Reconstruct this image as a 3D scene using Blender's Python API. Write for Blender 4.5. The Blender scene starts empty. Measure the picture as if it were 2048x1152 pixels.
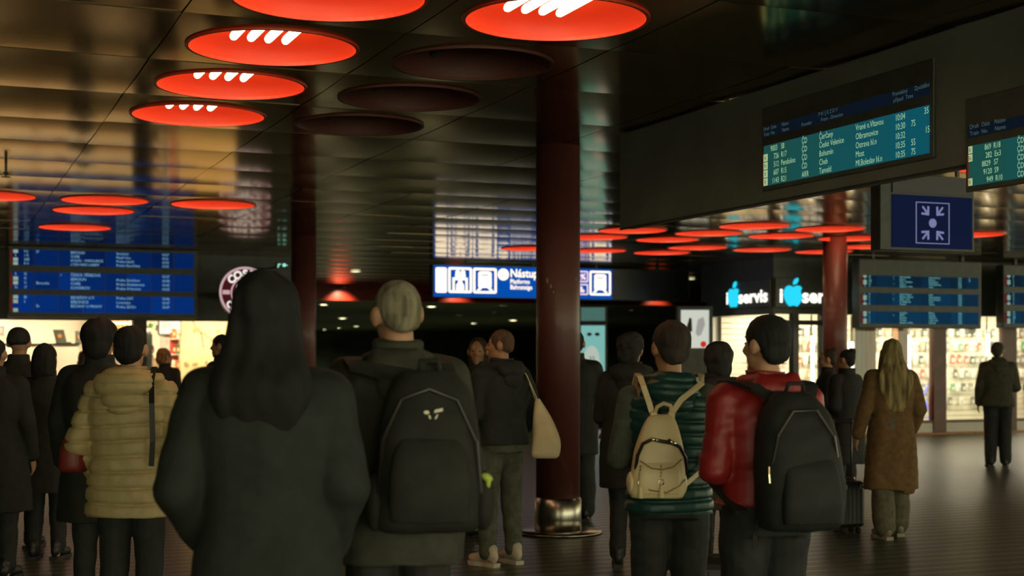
import bpy, bmesh, math, random
import numpy as np
from mathutils import Vector, Matrix

random.seed(7)
S = bpy.context.scene
COL = S.collection
PI = math.pi

# ------------------------------------------------------------------ camera
# world axes follow the hall: x across the hall, y down the hall, z up
FPX, CX, HY, EYE = 2844.4, 1024.0, 710.0, 1.55
TH = math.radians(22.1)
CT, ST = math.cos(TH), math.sin(TH)
CEIL = EYE + 1.82

cam_data = bpy.data.cameras.new('camera')
cam_data.sensor_width = 36.0
cam_data.lens = 36.0 * FPX / 2048.0
cam_data.shift_y = (HY - 576.0) / 2048.0
cam_data.clip_start = 0.05
cam_data.clip_end = 300
cam_data.dof.use_dof = True
cam_data.dof.focus_distance = 8.2
cam_data.dof.aperture_fstop = 2.6
cam = bpy.data.objects.new('camera', cam_data)
cam.location = (0, 0, EYE)
cam.rotation_euler = (PI / 2, 0, -TH)
COL.objects.link(cam)
S.camera = cam

# ------------------------------------------------------------------ world, exposure
W = bpy.data.worlds.new('world')
S.world = W
W.use_nodes = True
W.node_tree.nodes['Background'].inputs[0].default_value = (1.0, 0.97, 0.64, 1)
W.node_tree.nodes['Background'].inputs[1].default_value = 3.1
S.view_settings.view_transform = 'Standard'
S.view_settings.look = 'None'
S.view_settings.exposure = 0.0
S.view_settings.gamma = 1.0
S.view_settings.use_curve_mapping = False
S.cycles.adaptive_threshold = 0.03
S.cycles.max_bounces = 6
S.cycles.diffuse_bounces = 3
S.cycles.glossy_bounces = 4
S.cycles.sample_clamp_indirect = 3.0
S.cycles.caustics_reflective = False
S.cycles.caustics_refractive = False


def at(px, d, z=0.0):
    """hall position of a spot seen at column px, d metres ahead of the lens"""
    X = (px - CX) * d / FPX
    return Vector((X * CT + d * ST, -X * ST + d * CT, z))


def zat(py, d):
    return EYE - (py - HY) * d / FPX


def d_on_v(px, v):
    return v / (CT - (px - CX) / FPX * ST)


def d_on_u(px, u):
    return u / ((px - CX) / FPX * CT + ST)


# ------------------------------------------------------------------ materials
MATS = {}


def mat(name, col, rough=0.6, metal=0.0, emit=0.0, ecol=None, var=0.0, scale=8.0, bump=0.0,
        stretch=None, col2=None, spec=0.5, trans=0.0, coat=0.0, sheen=0.0):
    if name in MATS:
        return MATS[name]
    m = bpy.data.materials.new(name)
    m.use_nodes = True
    nt = m.node_tree
    b = nt.nodes['Principled BSDF']
    b.inputs['Base Color'].default_value = (*col, 1)
    b.inputs['Roughness'].default_value = rough
    b.inputs['Metallic'].default_value = metal
    b.inputs['Specular IOR Level'].default_value = spec
    if coat:
        b.inputs['Coat Weight'].default_value = coat
    if sheen:
        b.inputs['Sheen Weight'].default_value = sheen
    if trans:
        b.inputs['Transmission Weight'].default_value = trans
    if emit:
        b.inputs['Emission Color'].default_value = (*(ecol or col), 1)
        b.inputs['Emission Strength'].default_value = emit
    if var or bump or col2:
        tc = nt.nodes.new('ShaderNodeTexCoord')
        mp = nt.nodes.new('ShaderNodeMapping')
        mp.inputs['Scale'].default_value = stretch or (1, 1, 1)
        nt.links.new(tc.outputs['Object'], mp.inputs[0])
        n = nt.nodes.new('ShaderNodeTexNoise')
        n.inputs['Scale'].default_value = scale
        n.inputs['Detail'].default_value = 5
        nt.links.new(mp.outputs[0], n.inputs['Vector'])
        if var or col2:
            r = nt.nodes.new('ShaderNodeValToRGB')
            lo = tuple(max(0, c * (1 - var)) for c in col)
            hi = col2 or tuple(min(1, c * (1 + var)) for c in col)
            r.color_ramp.elements[0].position = 0.35
            r.color_ramp.elements[1].position = 0.65
            r.color_ramp.elements[0].color = (*lo, 1)
            r.color_ramp.elements[1].color = (*hi, 1)
            nt.links.new(n.outputs[0], r.inputs[0])
            nt.links.new(r.outputs[0], b.inputs['Base Color'])
        if bump:
            bp = nt.nodes.new('ShaderNodeBump')
            bp.inputs['Strength'].default_value = bump
            bp.inputs['Distance'].default_value = 0.01
            nt.links.new(n.outputs[0], bp.inputs['Height'])
            nt.links.new(bp.outputs[0], b.inputs['Normal'])
    MATS[name] = m
    return m


def glow(name, col, strength):
    """a surface that gives off light: screens, lit signs, lamps"""
    if name in MATS:
        return MATS[name]
    m = bpy.data.materials.new(name)
    m.use_nodes = True
    b = m.node_tree.nodes['Principled BSDF']
    b.inputs['Base Color'].default_value = (col[0] * .05, col[1] * .05, col[2] * .05, 1)
    b.inputs['Roughness'].default_value = 0.4
    b.inputs['Specular IOR Level'].default_value = 0.03
    b.inputs['Emission Color'].default_value = (*col, 1)
    b.inputs['Emission Strength'].default_value = strength
    MATS[name] = m
    return m


# ------------------------------------------------------------------ object helpers
def tag(o, label=None, cat=None, group=None, kind=None):
    if label: o['label'] = label
    if cat: o['category'] = cat
    if group: o['group'] = group
    if kind: o['kind'] = kind
    return o


def thing(name, label, cat, loc=(0, 0, 0), rz=0.0, group=None):
    o = bpy.data.objects.new(name, None)
    o.empty_display_size = 0.1
    COL.objects.link(o)
    o.location = loc
    o.rotation_euler = (0, 0, rz)
    return tag(o, label, cat, group)


def link(name, me, m=None, parent=None, smooth=False):
    o = bpy.data.objects.new(name, me)
    COL.objects.link(o)
    if m is not None and not me.materials:
        me.materials.append(m)
    if parent is not None:
        o.parent = parent
    if smooth:
        me.polygons.foreach_set('use_smooth', [True] * len(me.polygons))
    return o


def copy_tree(o, parent=None):
    c = o.copy()
    COL.objects.link(c)
    c.parent = parent
    for ch in list(o.children):
        copy_tree(ch, c)
    return c


class MB:
    """collects simple solids and links them as one mesh"""
    def __init__(s):
        s.v, s.f = [], []

    def add(s, vs, fs):
        n = len(s.v)
        s.v += [tuple(p) for p in vs]
        s.f += [tuple(i + n for i in f) for f in fs]
        return s

    def box(s, x0, x1, y0, y1, z0, z1, b=0.0):
        if x1 < x0: x0, x1 = x1, x0
        if y1 < y0: y0, y1 = y1, y0
        if z1 < z0: z0, z1 = z1, z0
        if b <= 0:
            vs = [(x0, y0, z0), (x1, y0, z0), (x1, y1, z0), (x0, y1, z0), (x0, y0, z1), (x1, y0, z1), (x1, y1, z1), (x0, y1, z1)]
            return s.add(vs, [(3, 2, 1, 0), (4, 5, 6, 7), (0, 1, 5, 4), (1, 2, 6, 5), (2, 3, 7, 6), (3, 0, 4, 7)])
        b = min(b, (x1 - x0) * .45, (y1 - y0) * .45, (z1 - z0) * .45)
        bm = bmesh.new()
        bmesh.ops.create_cube(bm, size=1)
        for v in bm.verts:
            v.co = Vector(((x0 + x1) / 2 + v.co.x * (x1 - x0), (y0 + y1) / 2 + v.co.y * (y1 - y0), (z0 + z1) / 2 + v.co.z * (z1 - z0)))
        bmesh.ops.bevel(bm, geom=bm.edges[:], offset=b, segments=2, affect='EDGES', profile=.5)
        bm.verts.index_update()
        s.add([v.co[:] for v in bm.verts], [[v.index for v in f.verts] for f in bm.faces])
        bm.free()
        return s

    def prism(s, pts, y0, y1):
        """outline in x,z extruded along y (y0 is the front)"""
        n = len(pts)
        vs = [(p[0], y0, p[1]) for p in pts] + [(p[0], y1, p[1]) for p in pts]
        fs = [tuple(range(n)), tuple(range(2 * n - 1, n - 1, -1))]
        fs += [(i, i + n, (i + 1) % n + n, (i + 1) % n) for i in range(n)]
        return s.add(vs, fs)

    def ring(s, outer, inner, y0, y1):
        n = len(outer)
        vs = [(p[0], y0, p[1]) for p in outer] + [(p[0], y0, p[1]) for p in inner]
        vs += [(p[0], y1, p[1]) for p in outer] + [(p[0], y1, p[1]) for p in inner]
        fs = []
        for i in range(n):
            j = (i + 1) % n
            fs += [(i, j, j + n, i + n), (i + 2 * n, i + 3 * n, j + 3 * n, j + 2 * n),
                   (i, i + 2 * n, j + 2 * n, j), (i + n, j + n, j + 3 * n, i + 3 * n)]
        return s.add(vs, fs)

    def lathe(s, prof, c=(0, 0, 0), n=32, cap=True):
        """profile of (r, z) turned about the vertical"""
        vs, fs = [], []
        for r, z in prof:
            for k in range(n):
                a = 2 * PI * k / n
                vs.append((c[0] + r * math.cos(a), c[1] + r * math.sin(a), c[2] + z))
        for i in range(len(prof) - 1):
            for k in range(n):
                j = (k + 1) % n
                fs.append((i * n + k, i * n + j, (i + 1) * n + j, (i + 1) * n + k))
        if cap:
            fs.append(tuple(range(n - 1, -1, -1)))
            fs.append(tuple(range((len(prof) - 1) * n, len(prof) * n)))
        return s.add(vs, fs)

    def tube(s, pts, r, n=8):
        pts = [Vector(p) for p in pts]
        rs = r if isinstance(r, (list, tuple)) else [r] * len(pts)
        vs, fs = [], []
        ref = None
        for i, p in enumerate(pts):
            t = (pts[min(i + 1, len(pts) - 1)] - pts[max(i - 1, 0)]).normalized()
            if ref is None:
                ref = t.orthogonal().normalized()
            ref = (ref - t * ref.dot(t)).normalized()
            b = t.cross(ref)
            for k in range(n):
                a = 2 * PI * k / n
                vs.append(p + (ref * math.cos(a) + b * math.sin(a)) * rs[i])
        for i in range(len(pts) - 1):
            for k in range(n):
                j = (k + 1) % n
                fs.append((i * n + k, i * n + j, (i + 1) * n + j, (i + 1) * n + k))
        fs.append(tuple(range(n - 1, -1, -1)))
        fs.append(tuple(range((len(pts) - 1) * n, len(pts) * n)))
        return s.add(vs, fs)

    def ribbon(s, pts, wdir, w, t):
        """flat strap through pts; wdir is the width direction"""
        pts = [Vector(p) for p in pts]
        wd = Vector(wdir).normalized()
        vs, fs = [], []
        for i, p in enumerate(pts):
            tg = (pts[min(i + 1, len(pts) - 1)] - pts[max(i - 1, 0)]).normalized()
            ww = (wd - tg * wd.dot(tg)).normalized()
            nn = tg.cross(ww)
            for a, b in ((-1, -1), (1, -1), (1, 1), (-1, 1)):
                vs.append(p + ww * (w / 2 * a) + nn * (t / 2 * b))
        for i in range(len(pts) - 1):
            for k in range(4):
                j = (k + 1) % 4
                fs.append((i * 4 + k, i * 4 + j, i * 4 + 4 + j, i * 4 + 4 + k))
        m = (len(pts) - 1) * 4
        fs += [(3, 2, 1, 0), (m, m + 1, m + 2, m + 3)]
        return s.add(vs, fs)

    def build(s, name, m, parent=None, smooth=False, fix=True):
        me = bpy.data.meshes.new(name)
        me.from_pydata(s.v, [], s.f)
        if fix:
            bm = bmesh.new()
            bm.from_mesh(me)
            bmesh.ops.recalc_face_normals(bm, faces=bm.faces)
            bm.to_mesh(me)
            bm.free()
        return link(name, me, m, parent, smooth)


def bx(name, m, parent, x0, x1, y0, y1, z0, z1, b=0.0):
    return MB().box(x0, x1, y0, y1, z0, z1, b).build(name, m, parent)


def struct(o):
    o['kind'] = 'structure'
    return o


def rrect(x0, x1, z0, z1, r, n=5):
    pts = []
    for cx, cz, a0 in ((x1 - r, z1 - r, 0), (x0 + r, z1 - r, PI / 2), (x0 + r, z0 + r, PI), (x1 - r, z0 + r, 1.5 * PI)):
        for k in range(n + 1):
            a = a0 + PI / 2 * k / n
            pts.append((cx + r * math.cos(a), cz + r * math.sin(a)))
    return pts


def circ(cx, cz, r, n=24, ry=None):
    return [(cx + r * math.cos(2 * PI * k / n), cz + (ry or r) * math.sin(2 * PI * k / n)) for k in range(n)]


_font_cache = {}


def text_geo(txt, bold=0.0):
    key = (txt, bold)
    if key not in _font_cache:
        cu = bpy.data.curves.new('t', 'FONT')
        cu.body = txt
        cu.size = 1.0
        cu.resolution_u = 3
        cu.offset = bold
        o = bpy.data.objects.new('t', cu)
        COL.objects.link(o)
        dg = bpy.context.evaluated_depsgraph_get()
        me = bpy.data.meshes.new_from_object(o.evaluated_get(dg))
        vs = [(v.co.x, v.co.y) for v in me.vertices]
        fs = [tuple(p.vertices) for p in me.polygons]
        bpy.data.objects.remove(o)
        bpy.data.curves.remove(cu)
        bpy.data.meshes.remove(me)
        _font_cache[key] = (vs, fs)
    return _font_cache[key]


def lettering(name, items, m, parent, y=-0.004, bold=0.0, stuff=False):
    """flat print: items = (text, x, z_baseline, size, xscale[, align])"""
    mb = MB()
    for it in items:
        txt, x, z, size, xs = it[:5]
        al = it[5] if len(it) > 5 else 'L'
        vs, fs = text_geo(txt, bold)
        if not vs:
            continue
        wd = max(v[0] for v in vs) * size * xs
        x0 = x - (wd if al == 'R' else wd / 2 if al == 'C' else 0)
        mb.add([(x0 + v[0] * size * xs, y, z + v[1] * size) for v in vs], fs)
    o = mb.build(name, m, parent, fix=False)
    if stuff: o['kind'] = 'stuff'
    return o
# ------------------------------------------------------------------ palette
M_dark = mat('dark_plaster', (.10, .105, .075), .55, var=.25, scale=3)
M_black = mat('black_housing', (.055, .066, .052), .45, var=.2, scale=5)
M_redwall = mat('red_enamel_fascia', (.42, .035, .015), .35, var=.12, scale=2)
M_column = mat('oxblood_enamel', (.105, .027, .019), .5, var=.12, scale=2.5, coat=.12)
M_steel = mat('brushed_steel', (.42, .40, .34), .28, 1.0, var=.12, scale=30, stretch=(1, 1, .05))
M_lampred = mat('lamp_red_enamel', (.74, .060, .018), .42)
M_white = mat('white_wall', (.82, .78, .68), .6, var=.04, scale=2)
M_cream = mat('cream_wall', (.80, .62, .34), .6, var=.08, scale=3)
M_wood = mat('orange_wood', (.50, .21, .06), .45, var=.3, scale=6, stretch=(6, 6, .4))
M_brown = mat('brown_frame', (.13, .04, .02), .4, var=.2, scale=4)
M_tube = glow('lit_tube', (1.0, .80, .45), 10.0)
M_tubeoff = mat('unlit_tube', (.10, .13, .11), .25)
M_shoplight = glow('shop_light_panel', (1.0, .78, .48), 50.0)

# ------------------------------------------------------------------ floor
FLOOR_U, FLOOR_V = (-9.0, 36.0), (-7.0, 92.0)
M_floor = mat('floor_bed', (.016, .016, .012), .45)


def floor_mat(name, col, rough):
    m = mat(name, col, rough, var=.22, scale=2.5, stretch=(.6, 6, 1), spec=.5, bump=.08)
    return m


M_stripA = floor_mat('floor_stone_light', (.094, .110, .068), .32)
M_stripB = floor_mat('floor_stone_dark', (.044, .052, .034), .36)
floor = struct(bx('floor', M_floor, None, *FLOOR_U, *FLOOR_V, -.2, -.008))
sp = .098
strip_me = MB().box(FLOOR_U[0], FLOOR_U[1], -sp / 2 + .004, sp / 2 - .004, -.012, 0.0).build('floor_strip', M_stripA, floor)
me_b = strip_me.data.copy()
me_b.materials.clear()
me_b.materials.append(M_stripB)
NS = 292
strip_me.location.y = 1.0
for k in range(1, NS):
    o = bpy.data.objects.new('floor_strip', strip_me.data if k % 2 == 0 else me_b)
    COL.objects.link(o)
    o.parent = floor
    o.location.y = 1.0 + k * sp
mb = MB()
y = 1.0 + NS * sp - sp / 2
mb.box(*FLOOR_U, y, FLOOR_V[1], -.012, 0)
mb.box(*FLOOR_U, FLOOR_V[0], 1.0 - sp / 2, -.012, 0)
tag(mb.build('floor_strip', floor_mat('floor_stone_bounce', (.12, .12, .08), .5), floor), kind='stuff')  # floor past the strips, made paler to bounce light into the passage

# ------------------------------------------------------------------ ceiling: square metal panels, slightly bowed
GU, GV, U0, V0 = 1.26, 1.275, 1.85, 7.03
M_panel = mat('bronze_ceiling_metal', (.115, .098, .062), .12, .60, var=.10, scale=1.5, bump=.025, stretch=(.5, 3, 1))
M_panel.node_tree.nodes['Principled BSDF'].inputs['Specular Tint'].default_value = (1.0, .74, .40, 1)
VEND = 36.8
ceiling = struct(bx('ceiling', M_black, None, FLOOR_U[0], FLOOR_U[1], FLOOR_V[0], VEND, CEIL + .40, CEIL + .55))
SAG, GAP = .0080, .008


def prof(v):
    t = v / (GV / 2)
    return -SAG * (1 - t * t) + .004


def panel_mesh(hole):
    hu, hv = GU / 2 - GAP / 2, GV / 2 - GAP / 2
    mb = MB()
    if not hole:
        n = 14
        vs, fs = [], []
        for k in range(n + 1):
            v = -hv + 2 * hv * k / n
            vs += [(-hu, v, prof(v)), (hu, v, prof(v))]
        for k in range(n):
            fs.append((2 * k, 2 * k + 2, 2 * k + 3, 2 * k + 1))
        m = len(vs)
        vs += [(-hu, -hv, .05), (hu, -hv, .05), (-hu, hv, .05), (hu, hv, .05)]
        fs += [(0, 1, m + 1, m), (2 * n + 1, 2 * n, m + 2, m + 3)]
        fs.append(tuple([2 * k for k in range(n, -1, -1)] + [m, m + 2]))
        fs.append(tuple([2 * k + 1 for k in range(n + 1)] + [m + 3, m + 1]))
        mb.add(vs, fs)
    else:
        N, R, st = 48, .495, 7
        vs, fs = [], []
        for i in range(st + 1):
            for k in range(N):
                a = 2 * PI * k / N
                c, s_ = math.cos(a), math.sin(a)
                sq = min(hu / max(abs(c), 1e-6), hv / max(abs(s_), 1e-6))
                r = R + (sq - R) * i / st
                x, v = r * c, r * s_
                vs.append((x, v, prof(v)))
        # square off the corners
        for sx in (-1, 1):
            for sy in (-1, 1):
                k = min(range(N), key=lambda q: (vs[st * N + q][0] - sx * hu) ** 2 + (vs[st * N + q][1] - sy * hv) ** 2)
                vs[st * N + k] = (sx * hu, sy * hv, prof(sy * hv))
        for i in range(st):
            for k in range(N):
                j = (k + 1) % N
                fs.append((i * N + k, (i + 1) * N + k, (i + 1) * N + j, i * N + j))
        b = len(vs)
        for k in range(N):
            x, v, z = vs[st * N + k]
            vs.append((x, v, .05))
        for k in range(N):
            j = (k + 1) % N
            fs.append((st * N + k, b + k, b + j, st * N + j))
        mb.add(vs, fs)
    o = mb.build('ceiling_panel', M_panel, None, smooth=False, fix=False)
    me = o.data
    bm = bmesh.new(); bm.from_mesh(me)
    for f in bm.faces:
        f.smooth = abs(f.calc_center_median().z) < .02
    for e in bm.edges:
        if len(e.link_faces) == 2 and e.link_faces[0].normal.angle(e.link_faces[1].normal, 0) > .6:
            e.smooth = False
    bm.to_mesh(me); bm.free()
    bpy.data.objects.remove(o)
    return me


PM, PMH = panel_mesh(False), panel_mesh(True)
LIT = [(0, 0), (1, 0), (0, 1), (0, 2), (0, 3), (0, 8), (0, 9), (0, 11), (1, 8), (-1, 8),
       (6, 9), (6, 10), (7, 10), (6, 12), (7, 12), (8, 12), (7, 9), (8, 11), (7, 8), (8, 9), (8, 8),
       (9, 9), (9, 11), (10, 10), (10, 11), (10, 8), (6, 3)]
UNLIT = [(1, 1), (1, 2), (1, 3)]
LAMPS = set(LIT) | set(UNLIT)
cells_in, cells_out = [], []
for j in range(-9, 24):
    for i in range(-8, 23):
        u, v = U0 + GU * i, V0 + GV * j
        if v + GV / 2 > VEND: continue
        if (i, j) in LAMPS:
            cells_in.append((0, i, j)); continue
        X, d = u * CT - v * ST, u * ST + v * CT
        if d > 6.4:
            px = CX + FPX * X / d
            mg = FPX * .8 / d
            if -mg < px < 2048 + mg and d < 33:
                cells_in.append((d, i, j)); continue
        cells_out.append((i, j))
cells_in.sort()
cells_out += [(i, j) for d, i, j in cells_in[300:]]
rp = random.Random(3)
for d, i, j in cells_in[:300]:
    o = bpy.data.objects.new('ceiling_panel', PMH if (i, j) in LAMPS else PM)
    COL.objects.link(o)
    o.parent = ceiling
    o.location = (U0 + GU * i, V0 + GV * j, CEIL)
    o.rotation_euler = (rp.gauss(0, .0028), rp.gauss(0, .002), 0)
mb = MB()
pv = [v.co[:] for v in PM.vertices]
pf = [tuple(p.vertices) for p in PM.polygons]
for i, j in cells_out:
    mb.add([(a + U0 + GU * i, b + V0 + GV * j, c + CEIL) for a, b, c in pv], pf)
tag(mb.build('ceiling_panel', M_panel, ceiling, fix=False), kind='stuff')

# ------------------------------------------------------------------ disc lamps
def lamp_parts():
    bowl = MB()
    R, D = .495, .20
    N = 48
    prof_ = [(R, -.002), (R * .985, .06), (R * .94, .12), (R * .84, .18), (R * .64, .225), (R * .35, .247), (.02, .25)]
    bowl.lathe(prof_, n=N, cap=False)
    b = bowl.build('bowl', M_lampred, None, smooth=True, fix=False)
    rim = MB().lathe([(.488, -.012), (.507, -.012), (.509, -.004), (.507, .010), (.490, .010), (.488, -.012)], n=N, cap=False).build('rim', M_lampred, None, smooth=False)
    tubes = []
    for k in range(4):
        u = -.03 + (k - 1.5) * .105
        mt = MB()
        p = [(u, -.20, .096), (u, .20, .096), (u, .23, .094), (u, .25, .092), (u, .26, .091)]
        mt.tube(p, [.026, .026, .024, .017, .006], n=12)
        t = mt.build('tube', M_tube, None, smooth=True)
        c = MB().tube([(u, -.38, .100), (u, -.21, .097), (u, -.195, .096)], [.03, .03, .02], n=12).build('socket', M_white, None, smooth=True)
        tubes.append((t, c))
    return b, rim, tubes


_b, _r, _t = lamp_parts()
_tmpl = [(_b, None), (_r, None)] + [(t, c) for t, c in _t]
tube_off = _t[0][0].data.copy()
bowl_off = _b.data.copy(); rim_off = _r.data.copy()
LAMP_LABEL = {
    (0, 0): 'red dish ceiling lamp cut off by the top edge, first of the left diagonal row',
    (1, 0): 'largest red dish ceiling lamp with glaring tubes, upper right of centre',
    (0, 1): 'red dish lamp with four lit tubes, second down in the left diagonal row',
    (0, 2): 'red dish lamp with four lit tubes, third down in the left diagonal row',
    (0, 3): 'red dish lamp with four lit tubes, lowest of the left diagonal row',
    (0, 8): 'far red ceiling lamp, middle of the upper three above the left blue board',
    (0, 9): 'far red ceiling lamp just below the middle one over the left blue board',
    (0, 11): 'lowest far red ceiling lamp nearest to the left blue board',
    (1, 8): 'far red ceiling lamp nearest to the round coffee sign',
    (-1, 8): 'far red ceiling lamp at the left edge of the picture',
    (6, 3): 'red ceiling lamp cut by the right edge under the big departure board',
}
for n_, (i, j) in enumerate(LIT + UNLIT):
    lit = (i, j) in LIT
    if (i, j) in LAMP_LABEL:
        lab = LAMP_LABEL[(i, j)]
        grp = 'red dish lamps on the left' if i < 2 else 'red dish lamps on the right'
    elif lit:
        rowc = sorted(a for a, b in LIT if b == j and a > 5 and (a, b) not in LAMP_LABEL)
        lab = 'far red dish lamp, %s from the left in the %s row above the phone shop' % (['first', 'second', 'third', 'fourth'][rowc.index(i)], {8: 'topmost', 9: 'second', 10: 'third', 11: 'fourth', 12: 'lowest'}[j])
        grp = 'far red lamps above the phone shop'
    else:
        lab = '%s of the three unlit dish lamps in the dark ceiling' % {1: 'largest and highest', 2: 'middle one', 3: 'smallest and lowest'}[j]
        grp = 'unlit dish lamps'
    L = thing('ceiling_lamp', lab, 'lamp', (U0 + GU * i, V0 + GV * j, CEIL - .003), 0, grp)
    for p, sub in _tmpl:
        c = p.copy()
        COL.objects.link(c)
        c.parent = L
        if p.name.startswith('tube') and not lit:
            c.data = tube_off
        if p.name.startswith('bowl') and not lit: c.data = bowl_off
        if p.name.startswith('rim') and not lit: c.data = rim_off
        if sub:
            s2 = sub.copy(); COL.objects.link(s2); s2.parent = c
tube_off.materials.clear(); tube_off.materials.append(M_tubeoff)
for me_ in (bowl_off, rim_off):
    me_.materials.clear(); me_.materials.append(mat('lamp_red_unlit_tone', (.13, .040, .028), .6))  # unlit bowls and rims: missing light put in as a darker red
for p, sub in _tmpl:
    if sub: bpy.data.objects.remove(sub)
    bpy.data.objects.remove(p)

# sprinkler head on the ceiling at the far left
sp_d = 1.82 * FPX / (HY - 326)
o = thing('sprinkler', 'small sprinkler head under the ceiling at the left edge', 'sprinkler', at(12, sp_d, CEIL - .13))
MB().lathe([(.012, .14), (.012, .05), (.022, .045), (.022, .03), (.01, .02), (.01, 0)], n=12).build('stem', M_black, o)
MB().lathe([(.01, .004), (.045, 0), (.045, -.006), (.01, -.008)], n=14).build('deflector', M_black, o)

# ------------------------------------------------------------------ round pillars
def pillar(name, label, px, d, dia=.384, base=True):
    p = at(px, d)
    o = thing(name, label, 'pillar', p, 0, 'round red pillars')
    r = dia / 2
    MB().lathe([(r, .30), (r, CEIL + .06)], n=40).build('shaft', M_column, o, smooth=True)
    MB().lathe([(r + .012, 0.0), (r + .012, .16), (r + .012, .296), (r + .002, .302), (r + .001, .315)], n=40).build('steel_base', M_steel, o, smooth=True)
    MB().lathe([(r + .02, .0), (.375, .004), (.385, .012), (.380, .022), (r + .02, .03)], n=48).build('floor_ring', M_steel, o, smooth=True)
    return o


pillar('pillar', 'dark red round pillar in the middle with a steel base', 1116, 12.4)
pillar('pillar', 'far dark red pillar to the right of the round coffee sign', 607, 21.8)
pillar('pillar', 'far dark red pillar in front of the phone shop', 1670, 22.7)

# ------------------------------------------------------------------ walls of the hall
V_CAFE, V_SHOP, U_SHOP, V_SHOPB = 26.05, 22.7, 14.47, 25.2
CAFE_TOP, CAFE_UR = 2.215, 5.15
cafe_d = lambda px: d_on_v(px, V_CAFE)
cafe_u = lambda px: at(px, cafe_d(px)).x
wl = struct(bx('wall_left', M_dark, None, FLOOR_U[0] - .2, FLOOR_U[0], FLOOR_V[0], VEND, 0, CEIL + .4))
# fascia over the cafe opening, then the wall on to the pillar
struct(bx('wall_cafe', M_black, None, FLOOR_U[0], cafe_u(600), V_CAFE, V_CAFE + .25, CAFE_TOP, CEIL + .4))
struct(bx('wall_cafe', M_dark, None, CAFE_UR, cafe_u(600), V_CAFE, V_CAFE + .25, 0, CAFE_TOP))
# cafe room
cr = (FLOOR_U[0], cafe_u(600), V_CAFE + .25, V_CAFE + 4.2)
struct(bx('wall_back', M_white, None, cr[0], cr[1], cr[3], cr[3] + .15, 0, 2.9))
struct(bx('wall_passage', M_dark, None, cr[1] - .1, cr[1], V_CAFE + .25, 90, 0, CEIL + .4))
struct(bx('ceiling_cafe', M_white, None, cr[0], cr[1], cr[2], cr[3], 2.75, 2.85))
# far end: red fascia and the low passage behind it
FZ = 3.0
fo = struct(bx('wall_end', M_redwall, None, cr[1], 22.0, VEND, VEND + .2, FZ, CEIL + .4))
pc = struct(bx('ceiling_passage', mat('passage_ceiling', (.26, .30, .18), .6, var=.2, scale=1), None, cr[1], 35.0, VEND + .2, 90, FZ + .04, FZ + .2))
struct(bx('wall_far', mat('passage_wall', (.30, .36, .23), .8, var=.3, scale=.8), None, cr[1], 35.0, 89.8, 90, 0, FZ + .1))
struct(bx('wall_right', M_dark, None, 22.0, 22.2, V_SHOPB + .2, VEND, 0, CEIL + .4))
struct(bx('wall_passage', M_dark, None, 35.0, 35.2, VEND, 90, 0, FZ + .1))
struct(bx('wall_passage', M_dark, None, 22.0, 35.0, VEND, VEND + .2, 0, FZ + .1))
# downlights of the passage
DL = {685: 'brightest downlight left of the head above the dark backpack', 647: 'topmost passage downlight beside the far left pillar', 712: 'small passage downlight just left of the head above the dark backpack',
      678: 'tiny passage downlight below the brightest one', 649: 'faintest passage downlight close to the far left pillar', 863: 'passage downlight touching the right of the head above the dark backpack',
      1026: 'bright passage downlight just left of the middle pillar', 947: 'small passage downlight above the dark coat facing the tote carrier', 918: 'dim passage downlight midway between the backpacked head and the pillar',
      988: 'dim passage downlight above the person with the tote', 1005: 'dim passage downlight right below the blue sign text', 1262: 'dim passage downlight right of the cyan totem'}
for px, py, w, on in ((685, 638, 17, 1), (647, 611, 17, 1), (712, 654, 11, 1), (678, 657, 8, 1), (649, 660, 7, 1), (863, 615, 19, 1),
                      (1026, 642, 17, 1), (947, 648, 12, 1), (918, 632, 14, 0), (988, 626, 12, 0), (1005, 613, 20, 0), (1262, 622, 12, 0)):
    d = (FZ - EYE) * FPX / (HY - py)
    r = w * d / FPX / 2
    q = at(px, d, FZ + .04)
    lab = DL[px]
    o = thing('downlight', lab, 'downlight', q, 0, 'passage downlights' if on else 'dim passage downlights')
    MB().lathe([(r * 1.25, -.02), (r * 1.25, .0), (r, .0), (r, -.02), (r * 1.25, -.02)], n=20, cap=False).build('ring', M_steel, o)
    MB().lathe([(r, -.012), (r * .5, -.02), (.001, -.022)], n=20, cap=False).build('lens', glow('downlight_on', (1, .95, .55), 14) if on else glow('downlight_dim', (.9, .8, .35), .25), o)
    if on:
        sl = bpy.data.lights.new('downlight_beam', 'SPOT')
        sl.energy = 110; sl.color = (.95, 1, .66); sl.spot_size = math.radians(172); sl.spot_blend = .25; sl.shadow_soft_size = .08
        lo = bpy.data.objects.new('downlight_beam', sl)
        COL.objects.link(lo); lo.parent = o; lo.location = (0, 0, -.06)
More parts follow.
